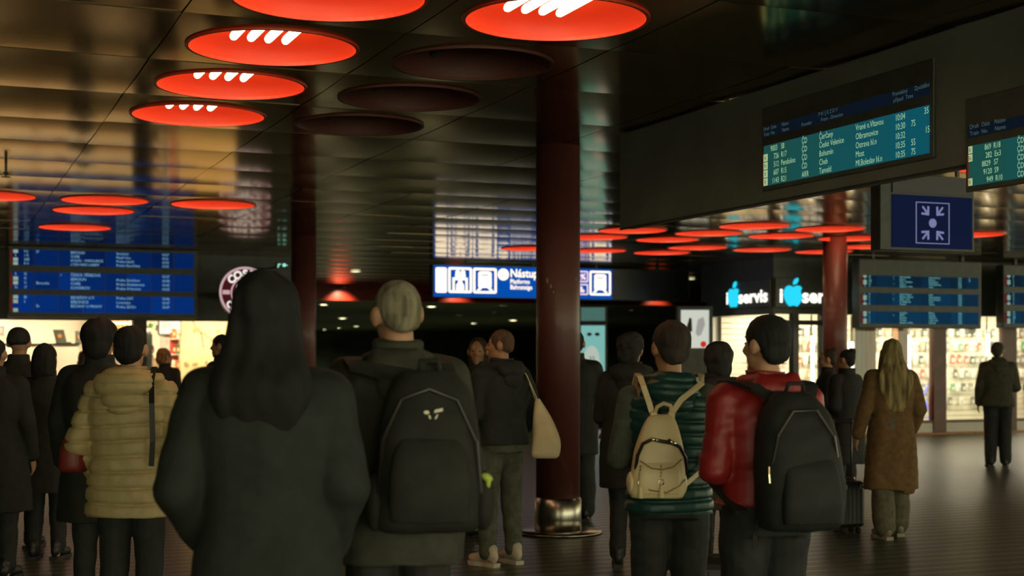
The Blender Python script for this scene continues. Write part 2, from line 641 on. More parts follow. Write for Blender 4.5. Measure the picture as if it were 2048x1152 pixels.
# two more on the hall ceiling near its far end, one of them washing the red fascia
for px, py, w, lab in ((711, 541, 22, 'lone downlight on the hall ceiling between the round sign and the blue sign'), (1383, 556, 15, 'lone downlight on the hall ceiling left of the phone shop sign')):
    d = 1.82 * FPX / (HY - py)
    r = w * d / FPX / 2
    o = thing('downlight', lab, 'downlight', at(px, d, CEIL - .012), 0)
    MB().lathe([(r * 1.2, -.015), (r * 1.2, .0), (r, .0), (r, -.015), (r * 1.2, -.015)], n=20, cap=False).build('ring', M_steel, o)
    MB().lathe([(r, -.01), (r * .5, -.018), (.001, -.02)], n=20, cap=False).build('lens', glow('downlight_hall', (1, .95, .6), 2.5), o)
for px, dv, pw in ((690, .45, 90), (925, .5, 45), (1330, .5, 35)):
    d = d_on_v(px, VEND - dv)
    q = at(px, d, CEIL - .02)
    sl = bpy.data.lights.new('wall_washer', 'SPOT')
    sl.energy = pw; sl.color = (1, .8, .5); sl.spot_size = math.radians(100); sl.spot_blend = .8; sl.shadow_soft_size = .05
    lo = thing('wall_washer', {690: 'recessed spot making a red glow between the far left pillar and the blue sign', 925: 'recessed spot lighting the red strip below the blue sign', 1330: 'recessed spot lighting the red strip right of the blue sign'}[px], 'spotlight', q)
    MB().lathe([(.05, 0), (.06, -.01), (.05, -.02)], n=16).build('housing', M_steel, lo)
    lobj = bpy.data.objects.new('spot_source', sl)
    COL.objects.link(lobj); lobj.parent = lo; lobj.location = (0, 0, -.05)
    lobj.rotation_euler = (math.radians(38), 0, 0)
# ------------------------------------------------------------------ blue three-row boards
M_scrW = glow('screen_text_pale', (.75, 1.0, .85), .55)


def row_board(label, px0, px1, v, rows, texts, cols, tcol, bcol, bstr, edge_group, mods, top, bot):
    """board facing up the hall: rows = pixel y pairs at px0"""
    d0, d1 = d_on_v(px0, v), d_on_v(px1, v)
    u0, u1 = at(px0, d0).x, at(px1, d1).x
    w = u1 - u0
    zt, zb = top, zat(bot, d0)
    o = thing('timetable_board', label, 'display board', (u0, v, zb), 0, edge_group)
    MB().box(-.07, w + .07, .004, .22, 0, zt - zb, .015).build('housing', M_black, o)
    for x in (.3, w - .3):
        bx('hanger', M_black, o, x - .03, x + .03, .08, .14, zt - zb - .01, CEIL - zb)
    tm = glow('text_' + edge_group, tcol, 1.0)
    for ri, (ya, yb) in enumerate(rows):
        z1, z0 = zat(ya, d0) - zb, zat(yb, d0) - zb
        scr = []
        for k in range(len(mods) - 1):
            xa, xb = mods[k] * w, mods[k + 1] * w
            g = glow('%s_scr_%d_%d' % (edge_group, ri, k % 3), tuple(c * (.8 + .12 * ((k * 7 + ri * 5) % 4)) for c in bcol), bstr * ((.32, .50, .62)[ri] if k < 3 else ((.38, .9, .95)[ri] if k == 3 else .95 + .04 * ri)))
            s_ = MB().box(xa + .006, xb - .006, -.006, .006, z0, z1).build('screen_panel', g, o)
            scr.append(s_)
        # red edge strip and icon column
        bx('edge_strip', glow('red_edge', (.5, .03, .02), .25), o, -.035, -.012, -.006, .006, z0 + .02, z1 - .02)
        n = len(texts[ri])
        items = []
        lh = (z1 - z0) / n
        for li, line in enumerate(texts[ri]):
            zz = z1 - lh * (li + .82)
            for (cx_, xs), t in zip(cols, line):
                if t:
                    items.append((t, cx_ * w, zz, lh * .92, xs))
        lettering('screen_text', items, tm, o, y=-.010, stuff=True)
        ic = MB()
        for li in range(n):
            if (li + ri) % 3 != 1:
                ic.box(.01, .085, -.010, -.007, z1 - lh * (li + .95), z1 - lh * (li + .12))
        tag(ic.build('train_icons', glow('icon_' + edge_group, (.8, .95, .7), .35), o), kind='stuff')
    return o


TL = [
    [('Os', '9 31', 'S7', '', 'BEROUN', 'Smíchov', '10:27'), ('R', '1 75', '', '', 'CHEB', 'Plzeň hl.n.', '10:31'), ('Os', '2508', '', '', 'KOLÍN - PARDUBICE', 'Praha-Libeň', '10:32'), ('Os', '8 14', '', '', 'LYSÁ NAD LABEM', 'Praha-Vysočany', '10:35')],
    [('R', '93', '', 'r', 'ČESKÁ TŘEBOVÁ', '', '10:37'), ('Os', '91', '', '', 'BEROUN', 'Praha Smíchov', '10:40'), ('R', '71', 'Berounka', '', 'CHEB', 'Praha Holešovice', '10:42'), ('Ex', '17', '', '', 'KOMÁROV', 'Praha-Vršovice', '10:45')],
    [('Os', '80', '', '', 'BENEŠOV U P.', 'Praha-Uhř.', '10:46'), ('R', '2', '', '', 'BŘEZNICE', 'Lovosice', '10:47'), ('', '', 'Ex', '', 'ŘÍČANY U PRAHY', 'Praha Zličín', '10:47'), ('', '', '', '', '', '', '')],
]
colsL = [(.012, .7), (.06, .7), (.125, .8), (.255, .8), (.31, .95), (.56, 1.0), (.815, .9)]
modsL = [0, .115, .245, .375, .50, .625, .755, .885, 1.0]
row_board('blue three-row timetable board hanging at the left above the bright cafe', 25, 388, 24.9,
          [(498, 530), (543, 578), (589, 624)], TL, colsL, (.20, .42, .55), (.001, .040, .27), 1.0, 'blue_board_left', modsL, 3.365, 634)
TR = [
    [('R', '607', 'S', 'Praha-Smíchov', 'Praha-Vršovice', '10:27', '1J'), ('Os', '9 75', 'r', 'Beroun', 'Benešov', '10:31', '3S'), ('Os', '2508', '', 'Kolín - Pardubice', 'Praha-Libeň', '10:32', ''), ('Ex', '814', 'S', 'Lysá n.L.', 'Praha-Vysočany', '10:35', ''), ('Os', '95', '', 'Nymburk - Kolín', 'Úvaly', '10:37', '')],
    [('R', '93', 'r', 'Česká Třebová', 'Kolín', '10:37', ''), ('Os', '91', '', 'Řevnice - Beroun', 'Praha Smíchov', '10:40', ''), ('R', '71', 'S', 'Plzeň - Cheb', 'Praha Smíchov', '10:42', ''), ('Ex', '17', '', 'Č. Budějovice', 'Tábor', '10:45', ''), ('R', '67', '', 'Tanvald', 'Turnov', '10:45', '')],
    [('Os', '80', '', 'Strančice', 'Říčany', '10:46', ''), ('R', '2', 'S', 'Děčín', 'Kralupy', '10:47', ''), ('Ex', '51', '', 'Bohumín', 'Olomouc', '10:47', ''), ('Os', '12', '', 'Čerčany', 'Vrané n.Vlt.', '10:49', ''), ('R', '41', '', 'Benešov u Prahy', 'Hostivař', '10:50', '')],
]
colsR = [(.012, .7), (.05, .7), (.255, .8), (.31, 1.05), (.56, 1.1), (.815, .95), (.91, .9)]
row_board('teal-blue three-row timetable board above the phone shop window', 1725, 1957, 21.5,
          [(550, 573.5), (585, 609.5), (622, 647)], TR, colsR, (.22, .62, .60), (.002, .055, .135), .85, 'blue_board_right', modsL, 3.30, 656)
row_board('teal-blue three-row timetable board cut off by the right edge', 2013, 2245, 21.9,
          [(550, 573.5), (585, 609.5), (622, 647)], TR[::-1], colsR, (.22, .62, .60), (.002, .045, .11), .8, 'blue_board_far_right', modsL, 3.30, 656)

# ------------------------------------------------------------------ big near departure boards along the hall
UB = 5.19
vb = lambda px: at(px, d_on_u(px, UB)).y
zb_ = lambda px, py: zat(py, d_on_u(px, UB))
V_FAR = vb(1236)
hb = thing('board_housing', 'long dark overhead housing that carries the departure boards at upper right', 'housing', (UB, V_FAR, 2.585), -PI / 2)
LEN = V_FAR - 4.2
MB().box(0, LEN, 0.012, .15, 0, CEIL - 2.585 - .015, .01).build('casing', mat('dull_olive_casing', (.13, .145, .115), .6, var=.15, scale=2), hb)
MB().box(0, LEN, .012, .03, -.012, .0, .004).build('lower_rail', mat('dark_rail', (.03, .032, .03), .4), hb)
for k in range(6):
    x = LEN * (k + .5) / 6
    bx('hanger', M_black, hb, x - .02, x + .02, .06, .10, CEIL - 2.585 - .016, CEIL - 2.585 + .0)


def led_board(label, pxl, pxr, joints, rows, icons, head):
    vl = vb(pxl)
    ln = vl - vb(pxr)
    z1, z0 = zb_(pxl, 293), zb_(pxl, 373)
    o = thing('departure_board', label, 'display board', (UB, vl, z0), -PI / 2, 'teal departure boards')
    X = lambda px: vl - vb(px)
    h = z1 - z0
    MB().box(-.03, ln + .03, -.004, .0115, -.03, h + .26, .004).build('frame', M_black, o)
    js = [pxl] + joints + [pxr]
    for k in range(len(js) - 1):
        f = k / (len(js) - 2 + 1e-6)
        g = glow('led_%d_%s' % (k, pxl), (.004 + .006 * (1 - f), .070 + .012 * f, .058 + .055 * f), 1.0)
        MB().box(X(js[k]) + .003, X(js[k + 1]) - .003, -.012, -.004, 0, h).build('screen_panel', g, o)
    # header strip
    hz0, hz1 = zb_(pxl, 276), zb_(pxl, 254)
    MB().box(0, ln, -.010, -.004, hz0 - z0, hz1 - z0).build('header_strip', glow('led_header', (.003, .007, .014), 1.0), o)
    htm = glow('header_text', (.10, .15, .14), .6)
    lh = h / 5
    items = []
    for t, px, row, al in head:
        items.append((t, X(px), hz0 - z0 + (.045 if row == 0 else .008), .034, 1.0, al))
    for it in items: lettering('header_text', [it], htm, o, y=-.012, stuff=True)
    items = []
    for li, row in enumerate(rows):
        for t, px, al in row:
            if t: items.append((t, X(px), h - lh * (li + .86), lh * .98, .80, al))
    for it in items: lettering('screen_text', [it], glow('led_text', (.50, .85, .50), .62), o, y=-.014)
    for li, t in enumerate(icons):
        if t:
            ic = bx('train_icon', glow('led_icon', (.55, .72, .36), .65), o, .004, X(pxl + 8.5), -.0145, -.012, h - lh * (li + .96), h - lh * (li + .06))
            lettering('icon_text', [(t, X(pxl + 4.2), h - lh * (li + .78), lh * .72, .8, 'C')], mat('icon_ink', (.02, .05, .03), .5), ic, y=-.0152)
    bx('edge_strip', glow('red_edge', (.5, .03, .02), .25), o, -.014, -.004, -.008, -.004, .0, h * .8)
    return o


R_ = 'R'
rows1 = [
    [('9003', 1558, R_), ('S8', 1565.5, 'L'), ('ČD', 1607, 'L'), ('Čerčany', 1642, 'L'), ('Vrané n.Vltavou', 1715, 'L'), ('10:04', 1794, 'L'), ('35', 1852, 'L')],
    [('726', 1561, R_), ('R17', 1565.5, 'L'), ('ČD', 1607, 'L'), ('České Velenice', 1642, 'L'), ('Olbramovice', 1715, 'L'), ('10:30', 1794, 'L'), ('7S', 1826, 'L')],
    [('512', 1561, R_), ('Pendolino', 1565.5, 'L'), ('ČD', 1607, 'L'), ('Bohumín', 1642, 'L'), ('Ostrava hl.n', 1715, 'L'), ('10:32', 1794, 'L'), ('15', 1854, 'L')],
    [('607', 1561, R_), ('R15', 1565.5, 'L'), ('ČD', 1607, 'L'), ('Cheb', 1642, 'L'), ('Most', 1715, 'L'), ('10:35', 1794, 'L'), ('5S', 1826, 'L')],
    [('1143', 1561, R_), ('R21', 1565.5, 'L'), ('ARR', 1607, 'L'), ('Tanvald', 1642, 'L'), ('Ml.Boleslav hl.n', 1715, 'L'), ('10:35', 1794, 'L'), ('7S', 1826, 'L')],
]
head1 = [('Druh  číslo', 1530, 0, 'L'), ('Train  No.', 1530, 1, 'L'), ('Název', 1566, 0, 'L'), ('Name', 1567, 1, 'L'), ('P R Í J E Z D Y', 1640, 0, 'L'), ('Provider', 1606, 1, 'L'), ('From - Direction', 1645, 1, 'L'),
         ('Pravidelný', 1788, 0, 'L'), ('příjezd  Time', 1790, 1, 'L'), ('Zpoždění', 1832, 0, 'L')]
led_board('teal departure board with five rows of trains, nearer the middle of the picture', 1530, 1861, [1584, 1647, 1713.5, 1785.5], rows1, ['', 'R', 'Pn', 'R', 'R'], head1)
px2 = 1940
sc_ = lambda p: px2 + (p - 1530) * 1.28
rows2 = [
    [('869', 1986, R_), ('R18', 1991, 'L'), ('ČD', sc_(1607), 'L'), ('Praha', sc_(1642), 'L')],
    [('282', 1988, R_), ('Ex3', 1993, 'L'), ('ČD', sc_(1607), 'L'), ('Brno', sc_(1642), 'L')],
    [('8829', 1985, R_), ('S7', 1992, 'L'), ('ČD', sc_(1607), 'L'), ('Beroun', sc_(1642), 'L')],
    [('9120', 1988, R_), ('S9', 1993, 'L'), ('ČD', sc_(1607), 'L'), ('Benešov', sc_(1642), 'L')],
    [('949', 1990, R_), ('R10', 1995, 'L'), ('ČD', sc_(1607), 'L'), ('Trutnov', sc_(1642), 'L')],
]
head2 = [('Druh  číslo', 1943, 0, 'L'), ('Train  No.', 1943, 1, 'L'), ('Název', 1992, 0, 'L'), ('Name', 1993, 1, 'L')]
led_board('teal departure board cut off by the right edge of the picture', px2, 2390, [2014, 2100, 2200, 2300], rows2, ['R', 'Ex', '', '', 'R'], head2)

# ------------------------------------------------------------------ blue platform sign
VS = 26.05
uS = lambda px: at(px, d_on_v(px, VS)).x
us0, us1, us2 = uS(868), uS(1224), uS(1379)
zs1, zs0 = 3.29, 2.685
o = thing('platform_sign', 'long lit blue hanging sign with white train and lift pictograms', 'sign', (us0, VS, zs0))
Hs = zs1 - zs0
MB().box(-.03, us2 - us0, .012, .2, -.02, Hs + .02, .01).build('casing', M_black, o)
M_sblue = glow('sign_blue', (.0, .075, .42), 1.0)
M_swhite = glow('sign_white', (1.0, .90, .70), 1.5)
M_sdark = mat('unlit_sign', (.012, .014, .02), .3)
bx('lit_panel', M_sblue, o, 0, us1 - us0, 0, .012, 0, Hs)
bx('unlit_panel', M_sdark, o, us1 - us0 + .01, us2 - us0 - .02, 0, .012, 0, Hs)
for k in range(4):
    x = (us2 - us0) * (k + .5) / 4
    bx('hanger', M_black, o, x - .03, x + .03, .08, .12, Hs + .02, CEIL - zs0)


def sx(px): return uS(px) - us0
def szl(zy, px): return zat(500 + zy / 5.12, d_on_v(px, VS)) - zs0
Y0, Y1 = -.010, -.002
MB().prism(rrect(sx(871), sx(893.4), szl(437, 880), szl(178, 880), .035), Y0, Y1).build('white_plate', M_swhite, o)


def frame_icon(mb, x0, x1, z0, z1, t):
    mb.ring(rrect(x0, x1, z0, z1, .04), rrect(x0 + t, x1 - t, z0 + t, z1 - t, .012), Y0, Y1)


def train(mb, x0, x1, z0, z1):
    w, h = x1 - x0, z1 - z0
    # body with the windscreen slot left open: two halves
    zm = z0 + h * .70
    body_top = [(x0 + .22 * w, zm + .04 * h), (x0 + .22 * w, z0 + .78 * h)]
    body_top += [(x0 + w * (.36 - .14 * math.cos(a)), z0 + h * (.78 + .09 * math.sin(a))) for a in (PI / 6, PI / 3, PI / 2)]
    body_top += [(x0 + w * (.64 + .14 * math.sin(a)), z0 + h * (.78 + .09 * math.cos(a))) for a in (0, PI / 6, PI / 3, PI / 2)]
    body_top += [(x0 + .78 * w, zm + .04 * h)]
    mb.prism(body_top, Y0, Y1)
    mb.box(x0 + .22 * w, x0 + .34 * w, Y0, Y1, zm - .001, zm + .041 * h)
    mb.box(x0 + .66 * w, x0 + .78 * w, Y0, Y1, zm - .001, zm + .041 * h)
    mb.prism(rrect(x0 + .22 * w, x0 + .78 * w, z0 + .22 * h, zm, .03), Y0, Y1)
    for s_ in (-1, 1):
        c = x0 + .5 * w
        mb.prism([(c + s_ * .10 * w, z0 + .23 * h), (c + s_ * .22 * w, z0 + .23 * h), (c + s_ * .36 * w, z0 + .11 * h), (c + s_ * .22 * w, z0 + .11 * h)], Y0, Y1)


mb = MB()
x0, x1, z0, z1 = sx(896.3), sx(943.7), szl(440, 920), szl(178, 920)
frame_icon(mb, x0, x1, z0, z1, .045)
w, h = x1 - x0, z1 - z0
for cx_ in (.40, .62):
    mb.prism(circ(x0 + cx_ * w, z0 + .80 * h, .095 * w), Y0, Y1)
    mb.prism(circ(x0 + cx_ * w, z0 + .68 * h, .11 * w), Y0, Y1)
mb.prism([(x0 + .18 * w, z0 + .10 * h), (x0 + .27 * w, z0 + .10 * h), (x0 + .27 * w, z0 + .50 * h), (x0 + .73 * w, z0 + .50 * h), (x0 + .73 * w, z0 + .10 * h), (x0 + .82 * w, z0 + .10 * h), (x0 + .82 * w, z0 + .60 * h), (x0 + .18 * w, z0 + .60 * h)], Y0, Y1)
mb.prism([(x0 + .33 * w, z0 + .10 * h), (x0 + .67 * w, z0 + .10 * h), (x0 + .66 * w, z0 + .32 * h), (x0 + .58 * w, z0 + .42 * h), (x0 + .58 * w, z0 + .49 * h), (x0 + .42 * w, z0 + .49 * h), (x0 + .42 * w, z0 + .42 * h), (x0 + .34 * w, z0 + .32 * h)], Y0, Y1)
mb.build('lift_pictogram', M_swhite, o)
mb = MB()
x0, x1, z0, z1 = sx(946), sx(993.2), szl(445, 970), szl(185, 970)
frame_icon(mb, x0, x1, z0, z1, .045)
train(mb, x0, x1, z0, z1)
mb.build('train_pictogram', M_swhite, o)
zc = szl(251, 1006)
cr_ = (sx(1017.4) - sx(995.5)) / 2
MB().prism(circ(sx(1006.5), zc, cr_, 28), Y0, Y1).build('clock_disc', M_swhite, o)
lettering('clock_text', [('S', sx(1006.5) - .02, zc - .05, .13, 1.0, 'C')], M_sblue, o, y=-.0115)
lettering('sign_text', [('Nástupiště', sx(1020), szl(278, 1040), .225, .92)], M_swhite, o, y=-.006, bold=.02)
lettering('sign_text', [('Platforms', sx(1020), szl(345, 1040), .125, .88), ('Bahnsteige', sx(1020), szl(403, 1040), .125, .88)], M_swhite, o, y=-.006, bold=.015)
mb = MB()
M_spink = glow('sign_pink', (.95, .72, .78), 1.1)
for ya, yb in ((215, 330), (348, 460)):
    x0, x1, z0, z1 = sx(1156), sx(1176), szl(yb, 1166), szl(ya, 1166)
    mb.ring(rrect(x0, x1, z0, z1, .025), rrect(x0 + .025, x1 - .025, z0 + .025, z1 - .025, .01), Y0, Y1)
    c, q = (x0 + x1) / 2, (z0 + z1) / 2
    if ya < 300:
        mb.prism(circ(c - .025, q + .02, .035), Y0, Y1); mb.prism(circ(c + .03, q - .035, .03), Y0, Y1)
        mb.prism([(c - .06, q - .06), (c - .04, q - .07), (c + .06, q + .06), (c + .04, q + .07)], Y0, Y1)
    else:
        mb.prism([(c - .065, q - .06), (c + .03, q - .06), (c + .03, q - .01), (c - .01, q + .0), (c - .02, q + .06), (c - .065, q + .06)], Y0, Y1)
mb.build('service_pictograms', M_spink, o)
mb = MB()
x0, x1, z0, z1 = sx(1179), sx(1221.5), szl(465, 1200), szl(215, 1200)
frame_icon(mb, x0, x1, z0, z1, .04)
train(mb, x0, x1, z0, z1)
mb.build('train_pictogram', M_swhite, o)
lettering('unlit_text', [('3', sx(1228), szl(325, 1230), .17, .9)], mat('unlit_text', (.09, .08, .02), .5), o, y=-.003)

# ------------------------------------------------------------------ assembly point sign
d_as = 13.0
pa = at(1785, d_as)
VA = pa.y
uA = lambda px: at(px, d_on_v(px, VA)).x - pa.x
zA = lambda py: zat(py, d_as)
zb0 = zA(500)
o = thing('assembly_sign', 'dark blue hanging sign with four arrows pointing at a dot', 'sign', (pa.x, VA, zb0))
ZA = lambda py: zA(py) - zb0
MB().box(uA(1762), uA(1950), .01, .16, 0, ZA(346), .008).build('casing', M_black, o)
bx('blue_panel', glow('assembly_blue', (.002, .006, .030), 1.0), o, 0, uA(1944), -.004, .01, ZA(494), ZA(388))
bx('upper_panel', mat('upper_dark_blue', (.012, .014, .03), .4), o, 0, uA(1944), -.004, .01, ZA(384), ZA(350))
M_alav = glow('assembly_lavender', (.26, .27, .52), .70)
x0, x1, z0, z1 = uA(1831), uA(1898), ZA(485), ZA(401)
MB().ring([(x0, z0), (x1, z0), (x1, z1), (x0, z1)], [(x0 + .008, z0 + .008), (x1 - .008, z0 + .008), (x1 - .008, z1 - .008), (x0 + .008, z1 - .008)], -.008, -.003).build('border', M_alav, o)
c, q = (x0 + x1) / 2, (z0 + z1) / 2
MB().prism(circ(c, q, .042, 24), -.008, -.003).build('dot', M_alav, o)
for sx_ in (-1, 1):
    for sz_ in (-1, 1):
        mb = MB()
        tip = Vector((c + sx_ * .045, q + sz_ * .072)); tail = Vector((c + sx_ * .115, q + sz_ * .150))
        dv = (tail - tip).normalized(); nv = Vector((-dv.y, dv.x))
        P = lambda a, b: tuple(tip + dv * a + nv * b)
        mb.prism([P(.012, -.009), P(.105, -.009), P(.105, .009), P(.012, .009)], -.008, -.003)
        for s_ in (-1, 1):
            mb.prism([P(-.004, 0), P(.058, s_ * .058), P(.072, s_ * .044), P(.022, s_ * -.004)], -.008, -.003)
        mb.build('arrow', M_alav, o)
for px in (1800, 1925):
    bx('hanger', M_black, o, uA(px) - .015, uA(px) + .015, .06, .09, ZA(346), CEIL - zb0)

# ------------------------------------------------------------------ round coffee sign
d_c = 24.4
cc = at(490, d_c, zat(585, d_c))
R0 = 51.5 * d_c / FPX
o = thing('round_sign', 'round maroon and white lit coffee sign half hidden by the dark head', 'sign', (cc.x, cc.y, cc.z - R0))
q = R0
M_mar = glow('sign_maroon', (.055, .008, .010), 1.0)
M_pnk = glow('sign_pale', (.62, .40, .42), .9)
M_wht = glow('sign_milk', (.92, .86, .80), 1.0)
MB().prism(circ(0, q, R0, 48), .01, .14).build('drum', M_black, o)
MB().prism(circ(0, q, R0 * .985, 48), -.004, .01).build('face', M_mar, o)
MB().ring(circ(0, q, R0, 48), circ(0, q, R0 * .91, 48), -.012, -.004).build('outer_ring', M_pnk, o)
MB().ring(circ(0, q, R0 * .56, 48), circ(0, q, R0 * .50, 48), -.012, -.004).build('inner_ring', M_pnk, o)
def arc_text(s_, a0, a1, rad, size, flip=False):
    for k, ch in enumerate(s_):
        a = a0 + (a1 - a0) * k / max(1, len(s_) - 1)
        vs, fs = text_geo(ch, .045)
        if not vs: continue
        wch = (max(v[0] for v in vs) + min(v[0] for v in vs)) / 2
        ca, sa = math.cos(a), math.sin(a)
        rot = a - PI / 2 if not flip else a + PI / 2
        cr2, sr2 = math.cos(rot), math.sin(rot)
        pts = []
        for v in vs:
            x, z = (v[0] - wch) * size, (v[1] - .36) * size
            pts.append((rad * ca + x * cr2 - z * sr2, -.010, q + rad * sa + x * sr2 + z * cr2))
        MB().add(pts, fs).build('ring_letter', M_wht, o, fix=False)


arc_text('COSTA', math.radians(136), math.radians(44), R0 * .735, R0 * .42)
arc_text('COFFEE', math.radians(218), math.radians(322), R0 * .735, R0 * .36, True)
mb = MB()
for s_ in (-1, 1):
    mb.prism(rrect(s_ * R0 * .73 - R0 * .14, s_ * R0 * .73 + R0 * .14, q - R0 * .08, q + R0 * .08, .01), -.009, -.004)
mb.build('side_plates', M_pnk, o)
mb = MB()
for (bx_, bz, ang) in ((-.17, .10, .5), (.17, .10, -.5), (0, -.20, 0)):
    for s_ in (-1, 1):
        pts = []
        for k in range(18):
            a = 2 * PI * k / 18
            x, z = .125 * math.cos(a) + s_ * 0.0, .235 * math.sin(a)
            if x * s_ < .015: x = .015 * s_ + .05 * math.sin(z * 9) * .3
            pts.append((x, z))
        ca, sa = math.cos(ang), math.sin(ang)
        mb.prism([((bx_ + x * ca - z * sa) * R0, q + (bz + x * sa + z * ca) * R0) for x, z in pts], -.010, -.004)
mb.build('bean_emblem', M_wht, o)
bx('bracket', M_black, o, -.04, .04, .14, V_CAFE - cc.y, q - .05, q + .05)

# little green exit lamp
d_e = 25.0
pe = at(565, d_e, zat(537, d_e))
o = thing('exit_lamp', 'tiny glowing green-white exit lamp beside the round coffee sign', 'lamp', pe)
MB().box(-.11, .11, 0, .06, 0, .11, .01).build('case', M_black, o)
mb = MB()
mb.prism(circ(.03, .06, .032), -.006, .0)
mb.prism([(-.09, .015), (-.07, .015), (-.06, .06), (-.03, .07), (-.03, .085), (-.08, .08)], -.006, 0)
mb.prism([(.06, .05), (.10, .055), (.06, .07)], -.006, 0)
mb.build('lit_symbol', glow('exit_green', (.35, .95, .75), .9), o)
bx('mount', M_black, o, -.02, .02, .06, V_CAFE - pe.y, .04, .07)
# ------------------------------------------------------------------ cafe at the left
def cz(py, px=200, v=V_CAFE): return zat(py, d_on_v(px, v))
def cu(px, v=V_CAFE): return at(px, d_on_v(px, v)).x


for k, (u, v) in enumerate(((-2.2, 26.75), (.6, 26.75), (3.4, 26.75), (5.2, 27.9), (.6, 29.2), (3.4, 29.2))):
    o = thing('ceiling_light', 'flat warm light panel in the cafe ceiling', 'lamp', (u, v, 2.735), 0, 'cafe ceiling light panels')
    MB().box(-.62, .62, -.32, .32, -.03, .012, .008).build('frame', M_steel, o)
    bx('diffuser', M_shoplight, o, -.58, .58, -.28, .28, -.034, -.028)
# header profile and door posts of the cafe front
tr = struct(bx('trim_1', M_black, None, FLOOR_U[0], CAFE_UR, V_CAFE - .03, V_CAFE + .28, CAFE_TOP - .05, CAFE_TOP + .02))
o = struct(bx('trim_2', mat('dark_post', (.05, .03, .02), .5), None, cu(266), cu(293), V_CAFE - .04, V_CAFE + .2, 0, CAFE_TOP - .05))
# counter added along the front to keep cafe light off the hall floor
o = thing('spill_block_counter', 'low pale counter added along the cafe front to block light spill', 'counter', (FLOOR_U[0] + .3, V_CAFE + .06, 0))
wc = cu(262) - FLOOR_U[0] - .3
bx('body', M_cream, o, 0, wc, .03, .45, .1, 1.02)
bx('plinth', M_black, o, 0, wc, .07, .42, 0, .1)
MB().box(0, wc, 0, .5, 1.02, 1.06, .01).build('top', M_wood, o)
for k in range(6):
    MB().box(wc * k / 6 + .01, wc * (k + 1) / 6 - .01, .012, .03, .14, .98, .004).build('front_panel', M_cream, o)
# white display cabinet with a dark worktop, where the small screens stand
VC = 27.3
u0, u1 = cu(-260, VC), cu(157, VC)
ztop = cz(687, 100, VC)
o = thing('display_cabinet', 'tall white cafe cabinet with a thin black top', 'cabinet', (u0, VC, 0))
bx('carcass', M_white, o, 0, u1 - u0, 0, .5, .1, ztop - .03)
bx('plinth', M_black, o, .02, u1 - u0 - .02, .03, .48, 0, .1)
bx('top', mat('black_top', (.02, .018, .015), .35), o, -.02, u1 - u0 + .02, -.03, .52, ztop - .03, ztop)
n = 5
for k in range(n):
    xa, xb = (u1 - u0) * k / n + .01, (u1 - u0) * (k + 1) / n - .01
    dr = MB().box(xa, xb, -.02, .0, .14, ztop - .06, .004).build('door', M_white, o)
    bx('handle', M_steel, dr, xb - .07, xb - .05, -.05, -.02, 1.0, 1.25)
M_menu = glow('menu_screen', (1, .88, .66), 1.3)
M_redprod = mat('red_goods', (.50, .05, .03), .45, var=.2, scale=6)
M_orprod = mat('orange_dot', (.75, .22, .05), .5)


def small_screen(label, pxa, pxb, ya, yb, lean):
    v = VC + .2
    xa, xb = cu(pxa, v), cu(pxb, v)
    zt, zb2 = cz(ya, pxa, v), ztop
    o = thing('tablet_screen', label, 'screen', ((xa + xb) / 2, v, zb2), 0)
    w, h = xb - xa, zt - zb2
    mb = MB()
    a = lean
    mb.add([(-w / 2, 0, .02), (w / 2, 0, .02), (w / 2 - .05 * a, .08, h), (-w / 2 - .05 * a, .08, h), (-w / 2, .03, .02), (w / 2, .03, .02), (w / 2 - .05 * a, .11, h), (-w / 2 - .05 * a, .11, h)],
           [(0, 1, 2, 3), (7, 6, 5, 4), (0, 4, 5, 1), (1, 5, 6, 2), (2, 6, 7, 3), (3, 7, 4, 0)])
    mb.build('panel', M_black, o)
    MB().box(-w * .5, w * .9 if a else w * .5, -.05, .16, 0, .03, .008).build('foot', M_black, o)
    z = h * .55
    MB().prism(circ(-.03 * a, z, .035, 16), .02, .06).build('logo_dot', M_orprod, o)
    return o


small_screen('small black screen with an orange dot, open like a laptop on the white cabinet', 112, 134, 659, 687, 1)
small_screen('small dark square screen beside the head behind the beige coat', 151, 170, 662, 683, 0)
bx_ = thing('notice_card', 'small grey notice card at the far left of the cafe wall', 'notice', (cu(-6, 30.0), 30.0, cz(672, 2, 30.0)))
MB().box(0, .14, 0, .02, 0, .20, .004).build('card', mat('grey_card', (.22, .20, .20), .6), bx_)
lettering('print', [('FREE', .02, .12, .045, .9), ('WiFi', .02, .07, .045, .9)], M_white, bx_, y=-.002)
# shelf with red bottles
VB = 29.4
u0, u1 = cu(178, VB), cu(266, VB)
zsf = cz(652, 240, VB)
o = thing('wall_shelf', 'wooden cafe shelf that carries a row of dark red bottles', 'shelf', (u0, VB, zsf - .06))
bx('board', M_wood, o, 0, u1 - u0, 0, .35, .02, .06)
for x in (.1, u1 - u0 - .1):
    bx('bracket', M_black, o, x - .015, x + .015, 0, .34, -.1, .02)
bx('back_panel', M_cream, o, 0, u1 - u0, .33, .40, -.5, .42)
proto = None
for k in range(8):
    b = thing('bottle', 'dark red bottle in the row on the cafe shelf', 'bottle', (u0 + .1 + k * (u1 - u0 - .2) / 7, VB + .12, zsf), 0, 'bottles on the cafe shelf')
    if proto is None:
        g = MB().lathe([(.035, 0), (.04, .01), (.04, .11), (.016, .16), (.016, .2)], n=14).build('glass', mat('dark_red_bottle', (.22, .03, .03), .25), b, smooth=True)
        l = MB().lathe([(.0415, .03), (.0415, .09)], n=14, cap=False).build('paper_label', M_cream, b)
        cp = MB().lathe([(.018, .185), (.018, .215)], n=12).build('cap', M_black, b)
        proto = (g, l, cp)
    else:
        for p in proto:
            c = p.copy(); COL.objects.link(c); c.parent = b
